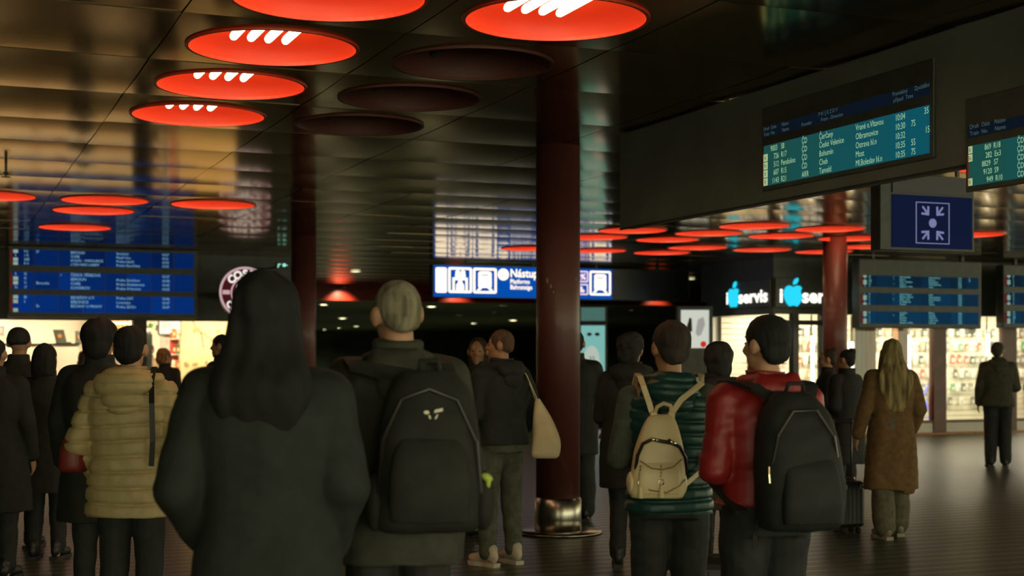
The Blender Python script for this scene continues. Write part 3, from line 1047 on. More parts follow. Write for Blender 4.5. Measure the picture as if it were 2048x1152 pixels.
# lit menu boards
VM = 28.6
o = thing('menu_board', 'bright lit menu board over the cafe counter', 'menu', (cu(319, VM), VM, cz(668, 340, VM)))
w, h = cu(361, VM) - cu(319, VM), cz(636, 340, VM) - cz(668, 340, VM)
MB().box(-.02, w + .02, .01, .08, -.02, h + .02, .01).build('case', M_black, o)
bx('lit_face', M_menu, o, 0, w, 0, .01, 0, h)
mk = mat('menu_ink', (.12, .05, .02), .6)
lettering('print', [('ESPRESSO  55', .03, h - .07, .05, .8), ('LATTE  79', .03, h - .13, .05, .8), ('MOCHA  85', .03, h - .19, .05, .8), ('TEA  59', w * .55, h - .25, .05, .8)], mk, o, y=-.002)
bx('mount', M_black, o, w / 2 - .05, w / 2 + .05, .08, V_CAFE + 4.2 - VM, h / 2 - .05, h / 2 + .05)
o = thing('grey_poster', 'small pale grey poster under the lit menu board', 'poster', (cu(320, VM), VM, cz(697, 330, VM)))
w, h = cu(343, VM) - cu(320, VM), cz(676, 330, VM) - cz(697, 330, VM)
MB().box(0, w, 0, .02, 0, h, .003).build('sheet', mat('grey_sheet', (.42, .40, .36), .6, var=.2, scale=12), o)
bx('post', M_black, o, w / 2 - .02, w / 2 + .02, .02, .05, -zat(697, d_on_v(330, VM)), h)
# tall red goods rack
VR = 27.6
o = thing('goods_rack', 'narrow rack with red goods left of the cream cafe wall', 'rack', (cu(345, VR), VR, 0))
w = cu(362, VR) - cu(345, VR)
bx('back', mat('rack_red', (.45, .07, .05), .5), o, 0, w, .3, .34, 0, 1.98)
for k in range(6):
    z = .35 + k * .3
    bx('shelf', M_white, o, 0, w, 0, .3, z, z + .02)
for k in range(6):
    for q in range(2):
        pk = thing('snack_box', 'small box of goods on the narrow red cafe rack', 'box', (o.location.x + w * (.27 + .46 * q), VR + .12, .371 + k * .3), 0, 'boxes on the red rack')
        bw = w * .18
        cm = [M_redprod, M_white, mat('green_goods', (.15, .25, .10), .5), M_orprod][(k * 3 + q * 2) % 4]
        MB().box(-bw, bw, -.06, .06, 0, .18, .006).build('carton', cm, pk)
        MB().box(-bw * .8, bw * .8, -.063, -.060, .05, .12, .0).build('paper_label', M_cream, pk)
# cream wall with painted branches
VW = 28.9
u0, u1 = cu(362, VW), cu(575, VW)
w = struct(bx('wall_cream', M_cream, None, u0, u1, VW, VW + .1, 0, 2.6))
M_branch = mat('branch_paint', (.10, .07, .03), .6)
br = thing('branch_decor', 'thin dark branch with leaves on the cream cafe wall', 'decoration', (cu(384, VW), VW - .008, cz(640, 384, VW)))
MB().ribbon([(0, 0, 0), (.08, 0, -.16), (.17, 0, -.24), (.20, 0, -.36), (.23, 0, -.55)], (1, 0, 0), .016, .008).build('stem', M_branch, br)
MB().ribbon([(.17, 0, -.24), (.27, 0, -.30), (.42, 0, -.42)], (0, 0, 1), .014, .008).build('twig', M_branch, br)
rb = random.Random(5)
lf = None
for k in range(11):
    x, z = rb.uniform(-.12, .75), rb.uniform(-1.1, -.15)
    if lf is None:
        lf = MB().prism(circ(0, 0, .045, 10, .03), -.004, .004).build('leaf', mat('leaf_paint', (.42, .33, .16), .6), br)
        l = lf
    else:
        l = lf.copy(); COL.objects.link(l)
    l.location = (x, 0, z); l.rotation_euler = (0, rb.uniform(0, 3), 0); l.scale = (rb.uniform(.7, 1.5),) * 3
# plant between post and menu board
o = thing('potted_plant', 'small green plant beside the dark cafe door post', 'plant', (cu(297, 26.9), 26.9, cz(668, 297, 26.9)))
MB().lathe([(.04, -.0), (.055, .1), (.05, .1)], n=16).build('pot', M_white, o, smooth=True)
lm = None
for k in range(14):
    if lm is None:
        mb = MB(); mb.add([(0, 0, 0), (.03, .0, .06), (0, .01, .15), (-.03, 0, .06), (0, .008, .06)], [(0, 1, 4), (1, 2, 4), (2, 3, 4), (3, 0, 4)])
        l = lm = mb.build('leaf', mat('plant_green', (.10, .22, .04), .5, var=.3), o, fix=False)
    else:
        l = lm.copy(); COL.objects.link(l); l.parent = o
    l.location = (0, 0, .09)
    l.rotation_euler = (rb.uniform(-.9, .9), rb.uniform(-.9, .9), rb.uniform(0, 6.28))
bx('plant_stand', M_black, o, -.06, .06, -.06, .06, -zat(668, d_on_v(297, 26.9)), 0)

# ------------------------------------------------------------------ phone shop at the right
RU = 24.0
us_ = lambda px, v=V_SHOP: at(px, d_on_v(px, v)).x
zs_ = lambda py, px, v=V_SHOP: zat(py, d_on_v(px, v))
HEAD = zs_(628, 1600)     # underside of the dark fascia
struct(bx('wall_shop_front', M_black, None, U_SHOP, RU, V_SHOP, V_SHOP + .2, HEAD, CEIL + .4))
struct(bx('wall_shop_side', M_black, None, U_SHOP, U_SHOP + .2, V_SHOP + .2, V_SHOPB + .2, HEAD, CEIL + .4))
struct(bx('wall_shop_back', M_white, None, U_SHOP, RU, V_SHOPB, V_SHOPB + .2, 0, HEAD + .3))
struct(bx('ceiling_shop', M_white, None, U_SHOP + .2, RU, V_SHOP + .2, V_SHOPB, HEAD + .25, HEAD + .35))
struct(bx('wall_shop_end', M_wood, None, RU - .15, RU, V_SHOP, V_SHOPB, 0, HEAD))
for k, (u, v) in enumerate(((15.6, 24.0), (17.0, 24.0), (18.5, 24.0), (20.0, 24.0), (21.6, 24.0))):
    o = thing('ceiling_light', 'flat cool light panel in the phone shop ceiling', 'lamp', (u, v, HEAD + .245), 0, 'phone shop ceiling light panels')
    MB().box(-.52, .52, -.62, .62, -.03, .004, .006).build('frame', M_steel, o)
    bx('diffuser', glow('shop_light_white', (1.0, .90, .66), 24.0), o, -.48, .48, -.58, .58, -.034, -.028)
# the shop sign, once on each face of the corner
M_letter = glow('sign_letter', (1.0, .97, .86), 1.6)
M_apple = glow('sign_cyan', (.02, .62, .85), 1.15)


def apple_pts(cx, cz_, r):
    base = [(0, .78), (.16, .90), (.38, .98), (.62, .94), (.84, .76), (.72, .56), (.70, .30), (.82, .08), (.90, -.02), (.80, -.38), (.60, -.74), (.36, -.98), (.14, -.92),
            (0, -.88), (-.14, -.92), (-.36, -.98), (-.62, -.74), (-.84, -.34), (-.95, .08), (-.92, .48), (-.72, .84), (-.46, .97), (-.20, .90)]
    return [(cx + x * r, cz_ + z * r * .92) for x, z in base]


def leaf_pts(cx, cz_, r):
    base = [(.02, 1.02), (.30, 1.12), (.46, 1.40), (.44, 1.66), (.18, 1.54), (.03, 1.28)]
    return [(cx + x * r, cz_ + z * r * .95) for x, z in base]


def shop_sign(label, loc, rz, width, height):
    """one 'i (fruit) servis' sign, width metres long, letter x-height from height"""
    o = thing('shop_sign', label, 'sign', loc, rz, 'phone shop signs')
    k = height
    MB().box(-.05, width + .05, .012, .05, -k * .35, k * 1.55, .006).build('backboard', M_black, o)
    lettering('letter_i', [('i', .02, 0, k * 1.25, 1.05)], M_letter, o, y=-.006, bold=.03)
    ap = MB()
    ax = .02 + k * 1.05
    ap.prism(apple_pts(ax, k * .40, k * .74), -.03, .012)
    ap.build('fruit_emblem', M_apple, o)
    lp = MB().prism(leaf_pts(ax, k * .40, k * .74), -.03, .012).build('fruit_leaf', M_apple, o)
    vs, fs = text_geo('servis', .03)
    wd = max(v[0] for v in vs)
    rem = width - (ax + k * .66)
    lettering('letters', [('servis', ax + k * .66, 0, k * 1.25, rem / (wd * k * 1.25))], M_letter, o, y=-.006, bold=.03)
    return o


# on the side face, read towards the corner
pA, pB = at(1457, d_on_u(1457, U_SHOP)), at(1541, d_on_u(1541, U_SHOP))
kz = zat(608, d_on_u(1460, U_SHOP))
shop_sign('white and cyan lit shop sign squeezed at an angle, left of its twin', (U_SHOP - .06, pA.y, kz), -PI / 2, pA.y - pB.y, .27)
kz = zs_(604, 1555)
shop_sign('white and cyan lit shop sign facing the hall, cut off by the pillar', (us_(1553), V_SHOP - .06, kz), 0, us_(1682) - us_(1553), .29)

# corner post, mullions and glass
FR = mat('shop_frame_dark', (.03, .03, .025), .4)
def mullion(name, px0, px1, z0, z1, m, v=V_SHOP, depth=.16):
    return struct(bx(name, m, None, us_(px0, v), us_(px1, v), v, v + depth, z0, z1))


SILL = zs_(846, 1850)
mullion('trim_3', 1546, 1551, 0, HEAD, FR)
mullion('trim_4', 1587, 1598, 0, HEAD, FR)
mullion('trim_5', 1644, 1694, 0, HEAD, FR)
mullion('trim_6', 1868, 1893, 0, HEAD, M_brown)
mullion('trim_7', 2008, 2034, 0, HEAD, M_brown)
mullion('trim_8', 1710, 1731, 0, HEAD, mat('grey_wood', (.40, .32, .20), .5, var=.2, scale=5, stretch=(5, 5, .3)), V_SHOP + .25)
mullion('trim_9', 1733, 1752, 0, HEAD, M_wood, V_SHOP + .25)
mullion('trim_10', 1796, 1816, 0, HEAD, M_wood, V_SHOP + .25)
struct(bx('trim_11', FR, None, us_(1551), us_(1646), V_SHOP + .02, V_SHOP + .1, zs_(650, 1600), zs_(640, 1600)))
struct(bx('trim_12', M_brown, None, us_(1694), RU, V_SHOP + .01, V_SHOP + .12, SILL, SILL + .05))
struct(bx('baseboard_shop', M_white, None, us_(1694), RU, V_SHOP + .03, V_SHOP + .12, 0, SILL))
struct(bx('trim_13', M_wood, None, us_(1694), RU, V_SHOP - .18, V_SHOP + .03, 0, .035))
M_glass = bpy.data.materials.new('shop_glass')
M_glass.use_nodes = True
_nt = M_glass.node_tree
_nt.nodes.clear()
_o = _nt.nodes.new('ShaderNodeOutputMaterial'); _mx = _nt.nodes.new('ShaderNodeMixShader'); _tr = _nt.nodes.new('ShaderNodeBsdfTransparent'); _gl = _nt.nodes.new('ShaderNodeBsdfGlossy'); _fr = _nt.nodes.new('ShaderNodeFresnel')
_tr.inputs[0].default_value = (.96, .97, .95, 1); _gl.inputs['Roughness'].default_value = .02; _fr.inputs[0].default_value = 1.35
_nt.links.new(_fr.outputs[0], _mx.inputs[0]); _nt.links.new(_tr.outputs[0], _mx.inputs[1]); _nt.links.new(_gl.outputs[0], _mx.inputs[2]); _nt.links.new(_mx.outputs[0], _o.inputs[0])
for n_, (a, b) in enumerate(((1598, 1646), (1694, 1868), (1893, 2008))):
    struct(bx('window_%d' % (n_ + 1), M_glass, None, us_(a), us_(b), V_SHOP + .06, V_SHOP + .07, SILL + .05 if a > 1690 else 0.02, HEAD))
# vertical light tubes in the window
M_vtube = glow('window_tube', (1.0, .93, .80), 5.0)
for px, ya, yb, lab in ((1625, 672, 795, 'upright light tube in the phone shop door opening'), (1705, 684, 745, 'upright light tube just right of the far pillar'),
                        (1818, 670, 790, 'upright light tube right of the camel coat'), (1976, 668, 712, 'upright light tube above the person at the right edge')):
    v = V_SHOP + .32
    z1, z0 = zs_(ya, px, v), zs_(yb, px, v)
    o = thing('light_tube', lab, 'lamp', (us_(px, v), v, z0), 0, 'upright window light tubes')
    MB().lathe([(.03, 0), (.03, z1 - z0)], n=14).build('tube', M_vtube, o, smooth=True)
    for z in (-.03, z1 - z0):
        MB().lathe([(.034, z), (.034, z + .03)], n=14).build('end_cap', M_steel, o)
    bx('mount', M_steel, o, -.015, .015, .03, .05, -z0, HEAD - z0)

# slatwall at the back: each slat a part
VSL = V_SHOPB - .10
sw = thing('slatwall', 'pale slatted display wall at the back of the phone shop', 'shelf', (U_SHOP + .3, VSL, 0))
wl_ = RU - .3 - U_SHOP - .3
bx('backing', mat('slat_groove', (.45, .40, .28), .6), sw, 0, wl_, .04, .08, 0, HEAD + .2)
M_slat = mat('slat_cream', (.78, .72, .55), .5, var=.06, scale=3)
sl = None
for k in range(22):
    if sl is None:
        sl = bx('slat', M_slat, sw, 0, wl_, 0, .04, .004, .108); s2 = sl
    else:
        s2 = sl.copy(); COL.objects.link(s2); s2.parent = sw
    s2.location.z = k * .116
# goods hanging on it: hooks of phone cases and boxes in rows
rb = random.Random(11)
prod_m = [mat('goods_black', (.03, .03, .03), .4), mat('goods_white', (.75, .72, .65), .4), mat('goods_grey', (.20, .20, .18), .4), mat('goods_red', (.55, .06, .03), .4), mat('goods_green', (.05, .30, .14), .4), mat('goods_tan', (.40, .28, .14), .4)]
pm = MB().box(-.045, .045, -.03, 0, 0, .17, .006)
pm_me = []
for m in prod_m:
    ob = MB().box(-.05, .05, -.03, 0, 0, .18, .006).build('carton', m, None)
    pm_me.append(ob.data); bpy.data.objects.remove(ob)
win_ob = MB().box(-.034, .034, -.033, -.030, .03, .11).build('label_window', mat('goods_window', (.55, .52, .42), .3), None)
hook_ob = MB().tube([(0, -.05, .195), (0, .056, .195)], .005, 6).build('hook', M_steel, None)
rows_y = (1.95, 1.66, 1.36, 1.06, .76, .46)
rown = ['top', 'second', 'third', 'fourth', 'fifth', 'lowest']
for ri, z in enumerate(rows_y):
    u = U_SHOP + .8
    while u < 22.6:
        u += rb.uniform(.13, .20)
        if rb.random() < .16: u += .16
        ci = rb.choices(range(6), (4, 5, 3, 1, .7, 2))[0]
        nm = ['black', 'white', 'grey', 'red', 'green', 'tan'][ci]
        p = thing('accessory_box', '%s accessory pack hanging in the %s row of the phone shop wall' % (nm, rown[ri]), 'package', (u, VSL - .052, z), 0, '%s packs in the %s row' % (nm, rown[ri]))
        o = bpy.data.objects.new('carton', pm_me[ci]); COL.objects.link(o); o.parent = p
        if rb.random() < .5: p.scale = (1, 1, rb.uniform(.75, 1.15))
        for src in (win_ob, hook_ob):
            c = src.copy(); COL.objects.link(c); c.parent = p
bpy.data.objects.remove(win_ob); bpy.data.objects.remove(hook_ob)
# counter with bright goods and blue neon line
o = thing('shop_counter', 'light wooden counter behind the phone shop window', 'counter', (us_(1700, 23.6), 23.45, 0))
w = us_(1790, 23.6) - us_(1700, 23.6)
bx('body', M_wood, o, 0, w, .05, .45, 0, .86)
MB().box(-.03, w + .03, 0, .5, .86, .91, .01).build('top', M_cream, o)
for k in range(3):
    d_ = MB().box(w * k / 3 + .01, w * (k + 1) / 3 - .01, .03, .05, .06, .82, .004).build('door', M_wood, o)
    bx('knob', M_steel, d_, w * (k + .5) / 3 - .01, w * (k + .5) / 3 + .01, .01, .03, .6, .62)
o = thing('red_bottle', 'tall red bottle on the phone shop counter', 'bottle', (us_(1740, 23.6), 23.7, .911))
MB().lathe([(.06, 0), (.065, .02), (.065, .32), (.03, .42), (.03, .5)], n=20).build('glass', mat('bright_red', (.85, .06, .02), .3), o, smooth=True)
MB().lathe([(.033, .48), (.033, .53)], n=16).build('cap', M_redprod, o)
o = thing('orange_bag', 'orange padded bag on the phone shop counter', 'bag', (us_(1722, 23.6) - .05, 23.62, .911))
MB().box(-.13, .13, -.06, .06, 0, .30, .05).build('pouch', M_orprod, o)
MB().tube([(-.06, 0, .29), (-.05, 0, .36), (.05, 0, .36), (.06, 0, .29)], .008).build('handle', M_orprod, o)
M_neon = glow('blue_neon', (.18, .2, 1.0), 1.6)
def neon(label, px_pts, v):
    base = at(px_pts[0][0], d_on_v(px_pts[0][0], v))
    o = thing('neon_line', label, 'neon light', (base.x, base.y, zs_(px_pts[0][1], px_pts[0][0], v)), 0, 'blue neon lines')
    pts = [(us_(p[0], v) - base.x, 0, zs_(p[1], p[0], v) - o.location.z) for p in px_pts]
    MB().tube(pts, .018, 8).build('tube', M_neon, o, smooth=True)
    bx('mount', M_steel, o, pts[0][0] - .01, pts[0][0] + .01, .0, VSL - v - .0, pts[0][2] - .01, pts[0][2] + .01)
neon('upper bent blue neon line beside the brown shop mullion', ((1848, 790), (1853, 775), (1858, 772), (1880, 771)), 24.9)
neon('middle bent blue neon line beside the brown shop mullion', ((1850, 802), (1855, 813), (1860, 818), (1880, 817)), 24.9)
neon('lowest blue neon line beside the brown shop mullion', ((1855, 836), (1858, 832), (1880, 831)), 24.9)
o = thing('mouse_light', 'small glowing violet gadget left of the camel coat', 'gadget', (us_(1718, 23.6), 23.49, .911))
MB().lathe([(.03, 0), (.045, .04), (.035, .10), (.01, .13)], n=14).build('shell', glow('violet_glow', (.45, .45, 1.0), 1.2), o, smooth=True)
MB().lathe([(.05, 0), (.05, .012)], n=14).build('foot', M_black, o)
# dark projector like box hanging in the window top
o = thing('ceiling_speaker', 'small dark box hanging inside the shop window top', 'box', (us_(1944, 23.2), 23.2, zs_(668, 1944, 23.2)))
MB().box(-.08, .08, 0, .14, 0, .13, .012).build('case', M_black, o)
bx('arm', M_black, o, -.015, .015, .05, .08, .13, HEAD + .25 - o.location.z)

# ------------------------------------------------------------------ lit totems in the middle
d_t = 30.0
pt = at(1186, d_t)
o = thing('light_totem', 'tall cyan lit advertising totem right of the middle pillar', 'totem', pt, -TH)
w = 48 * d_t / FPX
z1, z0 = zat(651, d_t), zat(845, d_t)
MB().box(-w / 2 - .06, w / 2 + .06, .012, .3, .02, z1 + .06, .02).build('case', M_black, o)
MB().box(-w / 2 - .1, w / 2 + .1, -.05, .36, 0, .03, .008).build('base', M_black, o)
bx('lit_face', glow('totem_cyan', (.30, .72, .66), .62), o, -w / 2, w / 2, 0, .012, z0, z1)
bx('top_reflection', glow('totem_reflection', (.10, .24, .20), .6), o, -w / 2, w / 2, 0, .012, z1 + .10, zat(615, d_t))  # reflection above the lit face, put in as a dim glow
MB().box(-w / 2 - .06, w / 2 + .06, .012, .3, z1 + .06, zat(612, d_t), .01).build('top_case', M_black, o)
q = zat(720, d_t)
MB().prism(circ(-.03, q, .17, 28, .30), -.008, 0).build('white_shape', glow('totem_white', (.70, .82, .70), .62), o)
lettering('print', [('33', -.03, q - .02, .14, .9, 'C'), ('22', -.03, q - .16, .14, .9, 'C'), ('● ●', 0, zat(672, d_t), .10, 1.4, 'C')], mat('totem_ink', (.05, .12, .10), .5), o, y=-.010)
bx('lower_patch', glow('totem_pink', (.85, .72, .74), .8), o, w / 2 - .2, w / 2 - .01, -.006, 0, zat(842, d_t), zat(786, d_t))

d_p = 28.0
pp = at(1390, d_p)
o = thing('poster_stand', 'lit white poster with a black phone shape on a dark stand', 'poster stand', pp, -TH)
w = 56 * d_p / FPX
z1, z0 = zat(620, d_p), zat(696, d_p)
MB().box(-w / 2 - .08, w / 2 + .08, .012, .22, .03, z1 + .08, .015).build('case', M_black, o)
MB().box(-w / 2 - .2, w / 2 + .2, -.1, .35, 0, .03, .008).build('base', M_black, o)
bx('lit_face', glow('poster_white', (.72, .76, .66), .8), o, -w / 2, w / 2, 0, .012, z0, z1)
ink = mat('poster_black', (.02, .025, .02), .5)
h = z1 - z0
P = lambda a, b: (-w / 2 + a * w, z0 + b * h)
MB().prism([P(.16, .46), P(.30, .80), P(.38, .78), P(.40, .45), P(.28, .38)], -.006, 0).build('phone_print', ink, o)
MB().prism([P(.52, .40), P(.60, .75), P(.80, .82), P(.86, .62), P(.72, .35), P(.60, .30)], -.005, 0).build('grey_print', glow('poster_grey', (.42, .40, .38), .8), o)
MB().prism(circ(*P(.80, .10), .06, 18), -.006, 0).build('red_print', glow('poster_red', (.6, .03, .02), .9), o)
# ------------------------------------------------------------------ soft solids: overlapping shapes fused to one skin
def ell(c, r, rot=None, nu=16, nv=11):
    vs, fs = [], []
    M = Matrix.Rotation(rot[0], 3, rot[1]) if rot else None
    for i in range(nv + 1):
        t = PI * i / nv
        for k in range(nu):
            a = 2 * PI * k / nu
            p = Vector((r[0] * math.sin(t) * math.cos(a), r[1] * math.sin(t) * math.sin(a), r[2] * math.cos(t)))
            if M: p = M @ p
            vs.append((p.x + c[0], p.y + c[1], p.z + c[2]))
    for i in range(nv):
        for k in range(nu):
            j = (k + 1) % nu
            fs.append((i * nu + k, (i + 1) * nu + k, (i + 1) * nu + j, i * nu + j))
    return vs, fs


def cap(p0, p1, r0, r1, n=14, m=5):
    p0, p1 = Vector(p0), Vector(p1)
    t = (p1 - p0).normalized()
    a_ = t.orthogonal().normalized()
    b_ = t.cross(a_)
    vs, fs = [], []
    rings = []
    for i in range(m + 1):
        an = -PI / 2 + PI / 2 * i / m
        rings.append((p0 + t * (r0 * math.sin(an)), max(r0 * math.cos(an), 1e-4)))
    for i in range(m + 1):
        an = PI / 2 * i / m
        rings.append((p1 + t * (r1 * math.sin(an)), max(r1 * math.cos(an), 1e-4)))
    for c, r in rings:
        for k in range(n):
            a = 2 * PI * k / n
            q = c + (a_ * math.cos(a) + b_ * math.sin(a)) * r
            vs.append((q.x, q.y, q.z))
    for i in range(len(rings) - 1):
        for k in range(n):
            j = (k + 1) % n
            fs.append((i * n + k, i * n + j, (i + 1) * n + j, (i + 1) * n + k))
    fs.append(tuple(range(n - 1, -1, -1)))
    fs.append(tuple(range((len(rings) - 1) * n, len(rings) * n)))
    return vs, fs


def chain(pts, rs):
    out = []
    for i in range(len(pts) - 1):
        out.append(cap(pts[i], pts[i + 1], rs[i], rs[i + 1]))
    return out


def loft(rings, n=28, pw=2.4):
    """rings (cx, cy, z, rx, ry) bottom to top"""
    vs, fs = [], []
    for cx, cy, z, rx, ry in rings:
        for k in range(n):
            a = 2 * PI * k / n
            c, s_ = math.cos(a), math.sin(a)
            vs.append((cx + rx * math.copysign(abs(c) ** (2 / pw), c), cy + ry * math.copysign(abs(s_) ** (2 / pw), s_), z))
    m = len(rings)
    for i in range(m - 1):
        for k in range(n):
            j = (k + 1) % n
            fs.append((i * n + k, i * n + j, (i + 1) * n + j, (i + 1) * n + k))
    fs.append(tuple(range(n - 1, -1, -1)))
    fs.append(tuple(range((m - 1) * n, m * n)))
    return vs, fs


def spline_rings(rings, per=4):
    """Catmull-Rom between loft rings so the outline is rounded"""
    out = []
    R = [np.array(r, float) for r in rings]
    for i in range(len(R) - 1):
        p0, p1, p2, p3 = R[max(i - 1, 0)], R[i], R[i + 1], R[min(i + 2, len(R) - 1)]
        for k in range(per):
            t = k / per
            q = .5 * ((2 * p1) + (-p0 + p2) * t + (2 * p0 - 5 * p1 + 4 * p2 - p3) * t * t + (-p0 + 3 * p1 - 3 * p2 + p3) * t ** 3)
            out.append(tuple(q))
    out.append(tuple(R[-1]))
    return out


def make_noise(seed, freq):
    r = np.random.RandomState(seed)
    K = r.normal(size=(9, 3)) * np.array(freq)
    ph = r.uniform(0, 6.28, 9)

    def f(co):
        return np.sin(co @ K.T + ph).sum(1) / 4.0
    return f


def blob(name, shapes, voxel, m, parent, smooth=3, disp=None):
    mb = MB()
    for vs, fs in shapes:
        mb.add(vs, fs)
    me = bpy.data.meshes.new(name)
    me.from_pydata(mb.v, [], mb.f)
    o = bpy.data.objects.new(name, me)
    COL.objects.link(o)
    rm = o.modifiers.new('r', 'REMESH')
    rm.mode = 'VOXEL'
    rm.voxel_size = voxel
    if smooth:
        sm = o.modifiers.new('s', 'SMOOTH')
        sm.factor = .5
        sm.iterations = smooth
    dg = bpy.context.evaluated_depsgraph_get()
    out = bpy.data.meshes.new_from_object(o.evaluated_get(dg))
    bpy.data.objects.remove(o)
    bpy.data.meshes.remove(me)
    if disp:
        n = len(out.vertices)
        co = np.empty(n * 3, np.float32); no = np.empty(n * 3, np.float32)
        out.vertices.foreach_get('co', co); out.vertices.foreach_get('normal', no)
        co = co.reshape(-1, 3).astype(float); no = no.reshape(-1, 3).astype(float)
        co = co + no * disp(co, no)[:, None]
        out.vertices.foreach_set('co', co.astype(np.float32).ravel())
        out.update()
    out.name = name
    out.materials.clear()
    return link(name, out, m, parent, smooth=True)


def folds(seed, amp=.006, f=(14, 14, 9)):
    nz = make_noise(seed, f); n2 = make_noise(seed + 1, tuple(q * 2.6 for q in f))
    return lambda co, no: amp * nz(co) + amp * .45 * n2(co)


def quilt(seed, pitch, amp, z0=0.0, slant=0.0):
    nz = make_noise(seed, (7, 7, 7)); n2 = make_noise(seed + 3, (40, 40, 25))

    def f(co, no):
        z = co[:, 2] + .010 * nz(co) + slant * np.abs(co[:, 0])
        t = np.abs(np.sin(PI * (z - z0) / pitch))
        dist = np.arcsin(np.clip(t, 0, 1)) / PI * pitch
        return amp * (.55 * np.sqrt(t) - .5) - amp * .9 * np.exp(-(dist / .008) ** 2) + amp * .20 * n2(co)
    return f


def strands(seed, amp=.004, f=(75, 75, 5)):
    nz = make_noise(seed, f); n2 = make_noise(seed + 9, (12, 12, 6))
    return lambda co, no: amp * nz(co) + amp * .9 * n2(co)


SKINS = {}


def skin_mat(kind):
    c = {'fair': (.52, .27, .15), 'tan': (.42, .20, .10), 'dim': (.34, .17, .09)}[kind]
    return mat('skin_' + kind, c, .5, var=.08, scale=14)


def xf(shapes, M):
    return [([tuple(M @ Vector(v)) for v in vs], fs) for vs, fs in shapes]


def hand(wr, dr, side, curl=.35, palm=None):
    """five fingers from wrist wr, pointing along dr"""
    dr = Vector(dr).normalized()
    inward = Vector(palm) if palm else Vector((-side, 0, 0))
    inward = (inward - dr * inward.dot(dr)).normalized()
    across = dr.cross(inward).normalized()
    fwd = Vector((0, 1, 0))
    if across.dot(fwd) < 0: across = -across
    wr = Vector(wr)
    out = []
    pc = wr + dr * .048
    for a in (-.028, -.010, .010, .028):
        out.append(cap(wr + across * a * .55, wr + dr * .085 + across * a, .016, .0125))
    L = (.062, .076, .080, .070)
    for k, a in enumerate((-.034, -.012, .011, .033)):
        b0 = wr + dr * .083 + across * a
        d1 = (dr + inward * curl * .8).normalized()
        d2 = (dr + inward * curl * 2.2).normalized()
        b1 = b0 + d1 * L[k] * .5
        b2 = b1 + d2 * L[k] * .5
        out += [cap(b0, b1, .0095, .009, 10, 3), cap(b1, b2, .009, .0075, 10, 3)]
    t0 = wr + dr * .025 + across * .026
    t1 = t0 + (dr * .6 + across * .75 + inward * .35).normalized() * .042
    t2 = t1 + (dr * .95 + across * .15 + inward * .35).normalized() * .034
    out += [cap(t0, t1, .0125, .0105, 10, 3), cap(t1, t2, .0105, .008, 10, 3)]
    return out


def head_shapes(face=True):
    sh = [ell((0, -.004, 1.655), (.075, .095, .094)), ell((0, .034, 1.580), (.056, .058, .062)), ell((0, .045, 1.625), (.064, .050, .075)),
          cap((0, -.015, 1.44), (0, .0, 1.575), .060, .054), ell((0, .080, 1.533), (.024, .016, .016))]
    sh += [cap((0, .092, 1.652), (0, .113, 1.612), .008, .0125), ell((0, .095, 1.605), (.019, .014, .009)),
           ell((0, .090, 1.572), (.024, .011, .007)), ell((0, .089, 1.560), (.020, .011, .007)),
           cap((-.045, .076, 1.668), (.045, .076, 1.668), .010, .010),
           ell((-.042, .074, 1.61), (.02, .018, .022)), ell((.042, .074, 1.61), (.02, .018, .022))]
    for s_ in (-1, 1):
        sh.append(ell((s_ * .085, -.006, 1.632), (.013, .023, .035), (s_ * -.35, 'Z')))
        sh.append(ell((s_ * .081, -.002, 1.606), (.010, .012, .012)))
    return sh


ARM = {
    'down': ((.245, -.02, 1.13), (.255, .06, .89)),
    'pocket': ((.275, -.06, 1.13), (.20, .10, .93)),
    'front': ((.235, -.03, 1.12), (.11, .20, 1.12)),
    'phone': ((.225, .02, 1.13), (.10, .22, 1.26)),
    'strap': ((.25, .03, 1.17), (.13, .13, 1.33)),
    'wide': ((.30, -.04, 1.14), (.24, .10, .92)),
}
SHOE = {}


def shoe_mesh(key, col, sole):
    if key in SHOE: return SHOE[key]
    u = blob('shoe', [ell((0, -.055, .065), (.038, .05, .055)), cap((0, -.03, .06), (0, .10, .045), .042, .040), ell((0, .13, .042), (.043, .065, .034)), cap((0, -.045, .075), (0, -.05, .115), .042, .043)],
             .007, mat('shoe_' + key, col, .45, var=.1, scale=20), None, 2)
    s_ = MB()
    outl = [(-.034, -.10), (.034, -.10), (.040, -.03), (.036, .03), (.046, .10), (.040, .165), (.016, .20), (-.016, .20), (-.040, .165), (-.044, .10), (-.034, .03), (-.038, -.03)]
    vs = [(x, y_, 0) for x, y_ in outl] + [(x * 1.03, y_ * 1.01, .03) for x, y_ in outl]
    n = len(outl)
    s_.add(vs, [tuple(range(n - 1, -1, -1)), tuple(range(n, 2 * n))] + [(i, (i + 1) % n, (i + 1) % n + n, i + n) for i in range(n)])
    so = s_.build('sole', mat('sole_' + key, sole, .6), None)
    lc = MB()
    for k in range(4):
        y_ = .02 + k * .022
        lc.tube([(-.025, y_, .092 - k * .008), (0, y_ + .004, .102 - k * .009), (.025, y_, .092 - k * .008)], .004, 6)
    lo = lc.build('laces', mat('laces_' + key, tuple(min(1, c * 1.3 + .02) for c in col), .7), None)
    SHOE[key] = (u.data, so.data, lo.data)
    for q in (u, so, lo): bpy.data.objects.remove(q)
    return SHOE[key]


PCOUNT = [0]


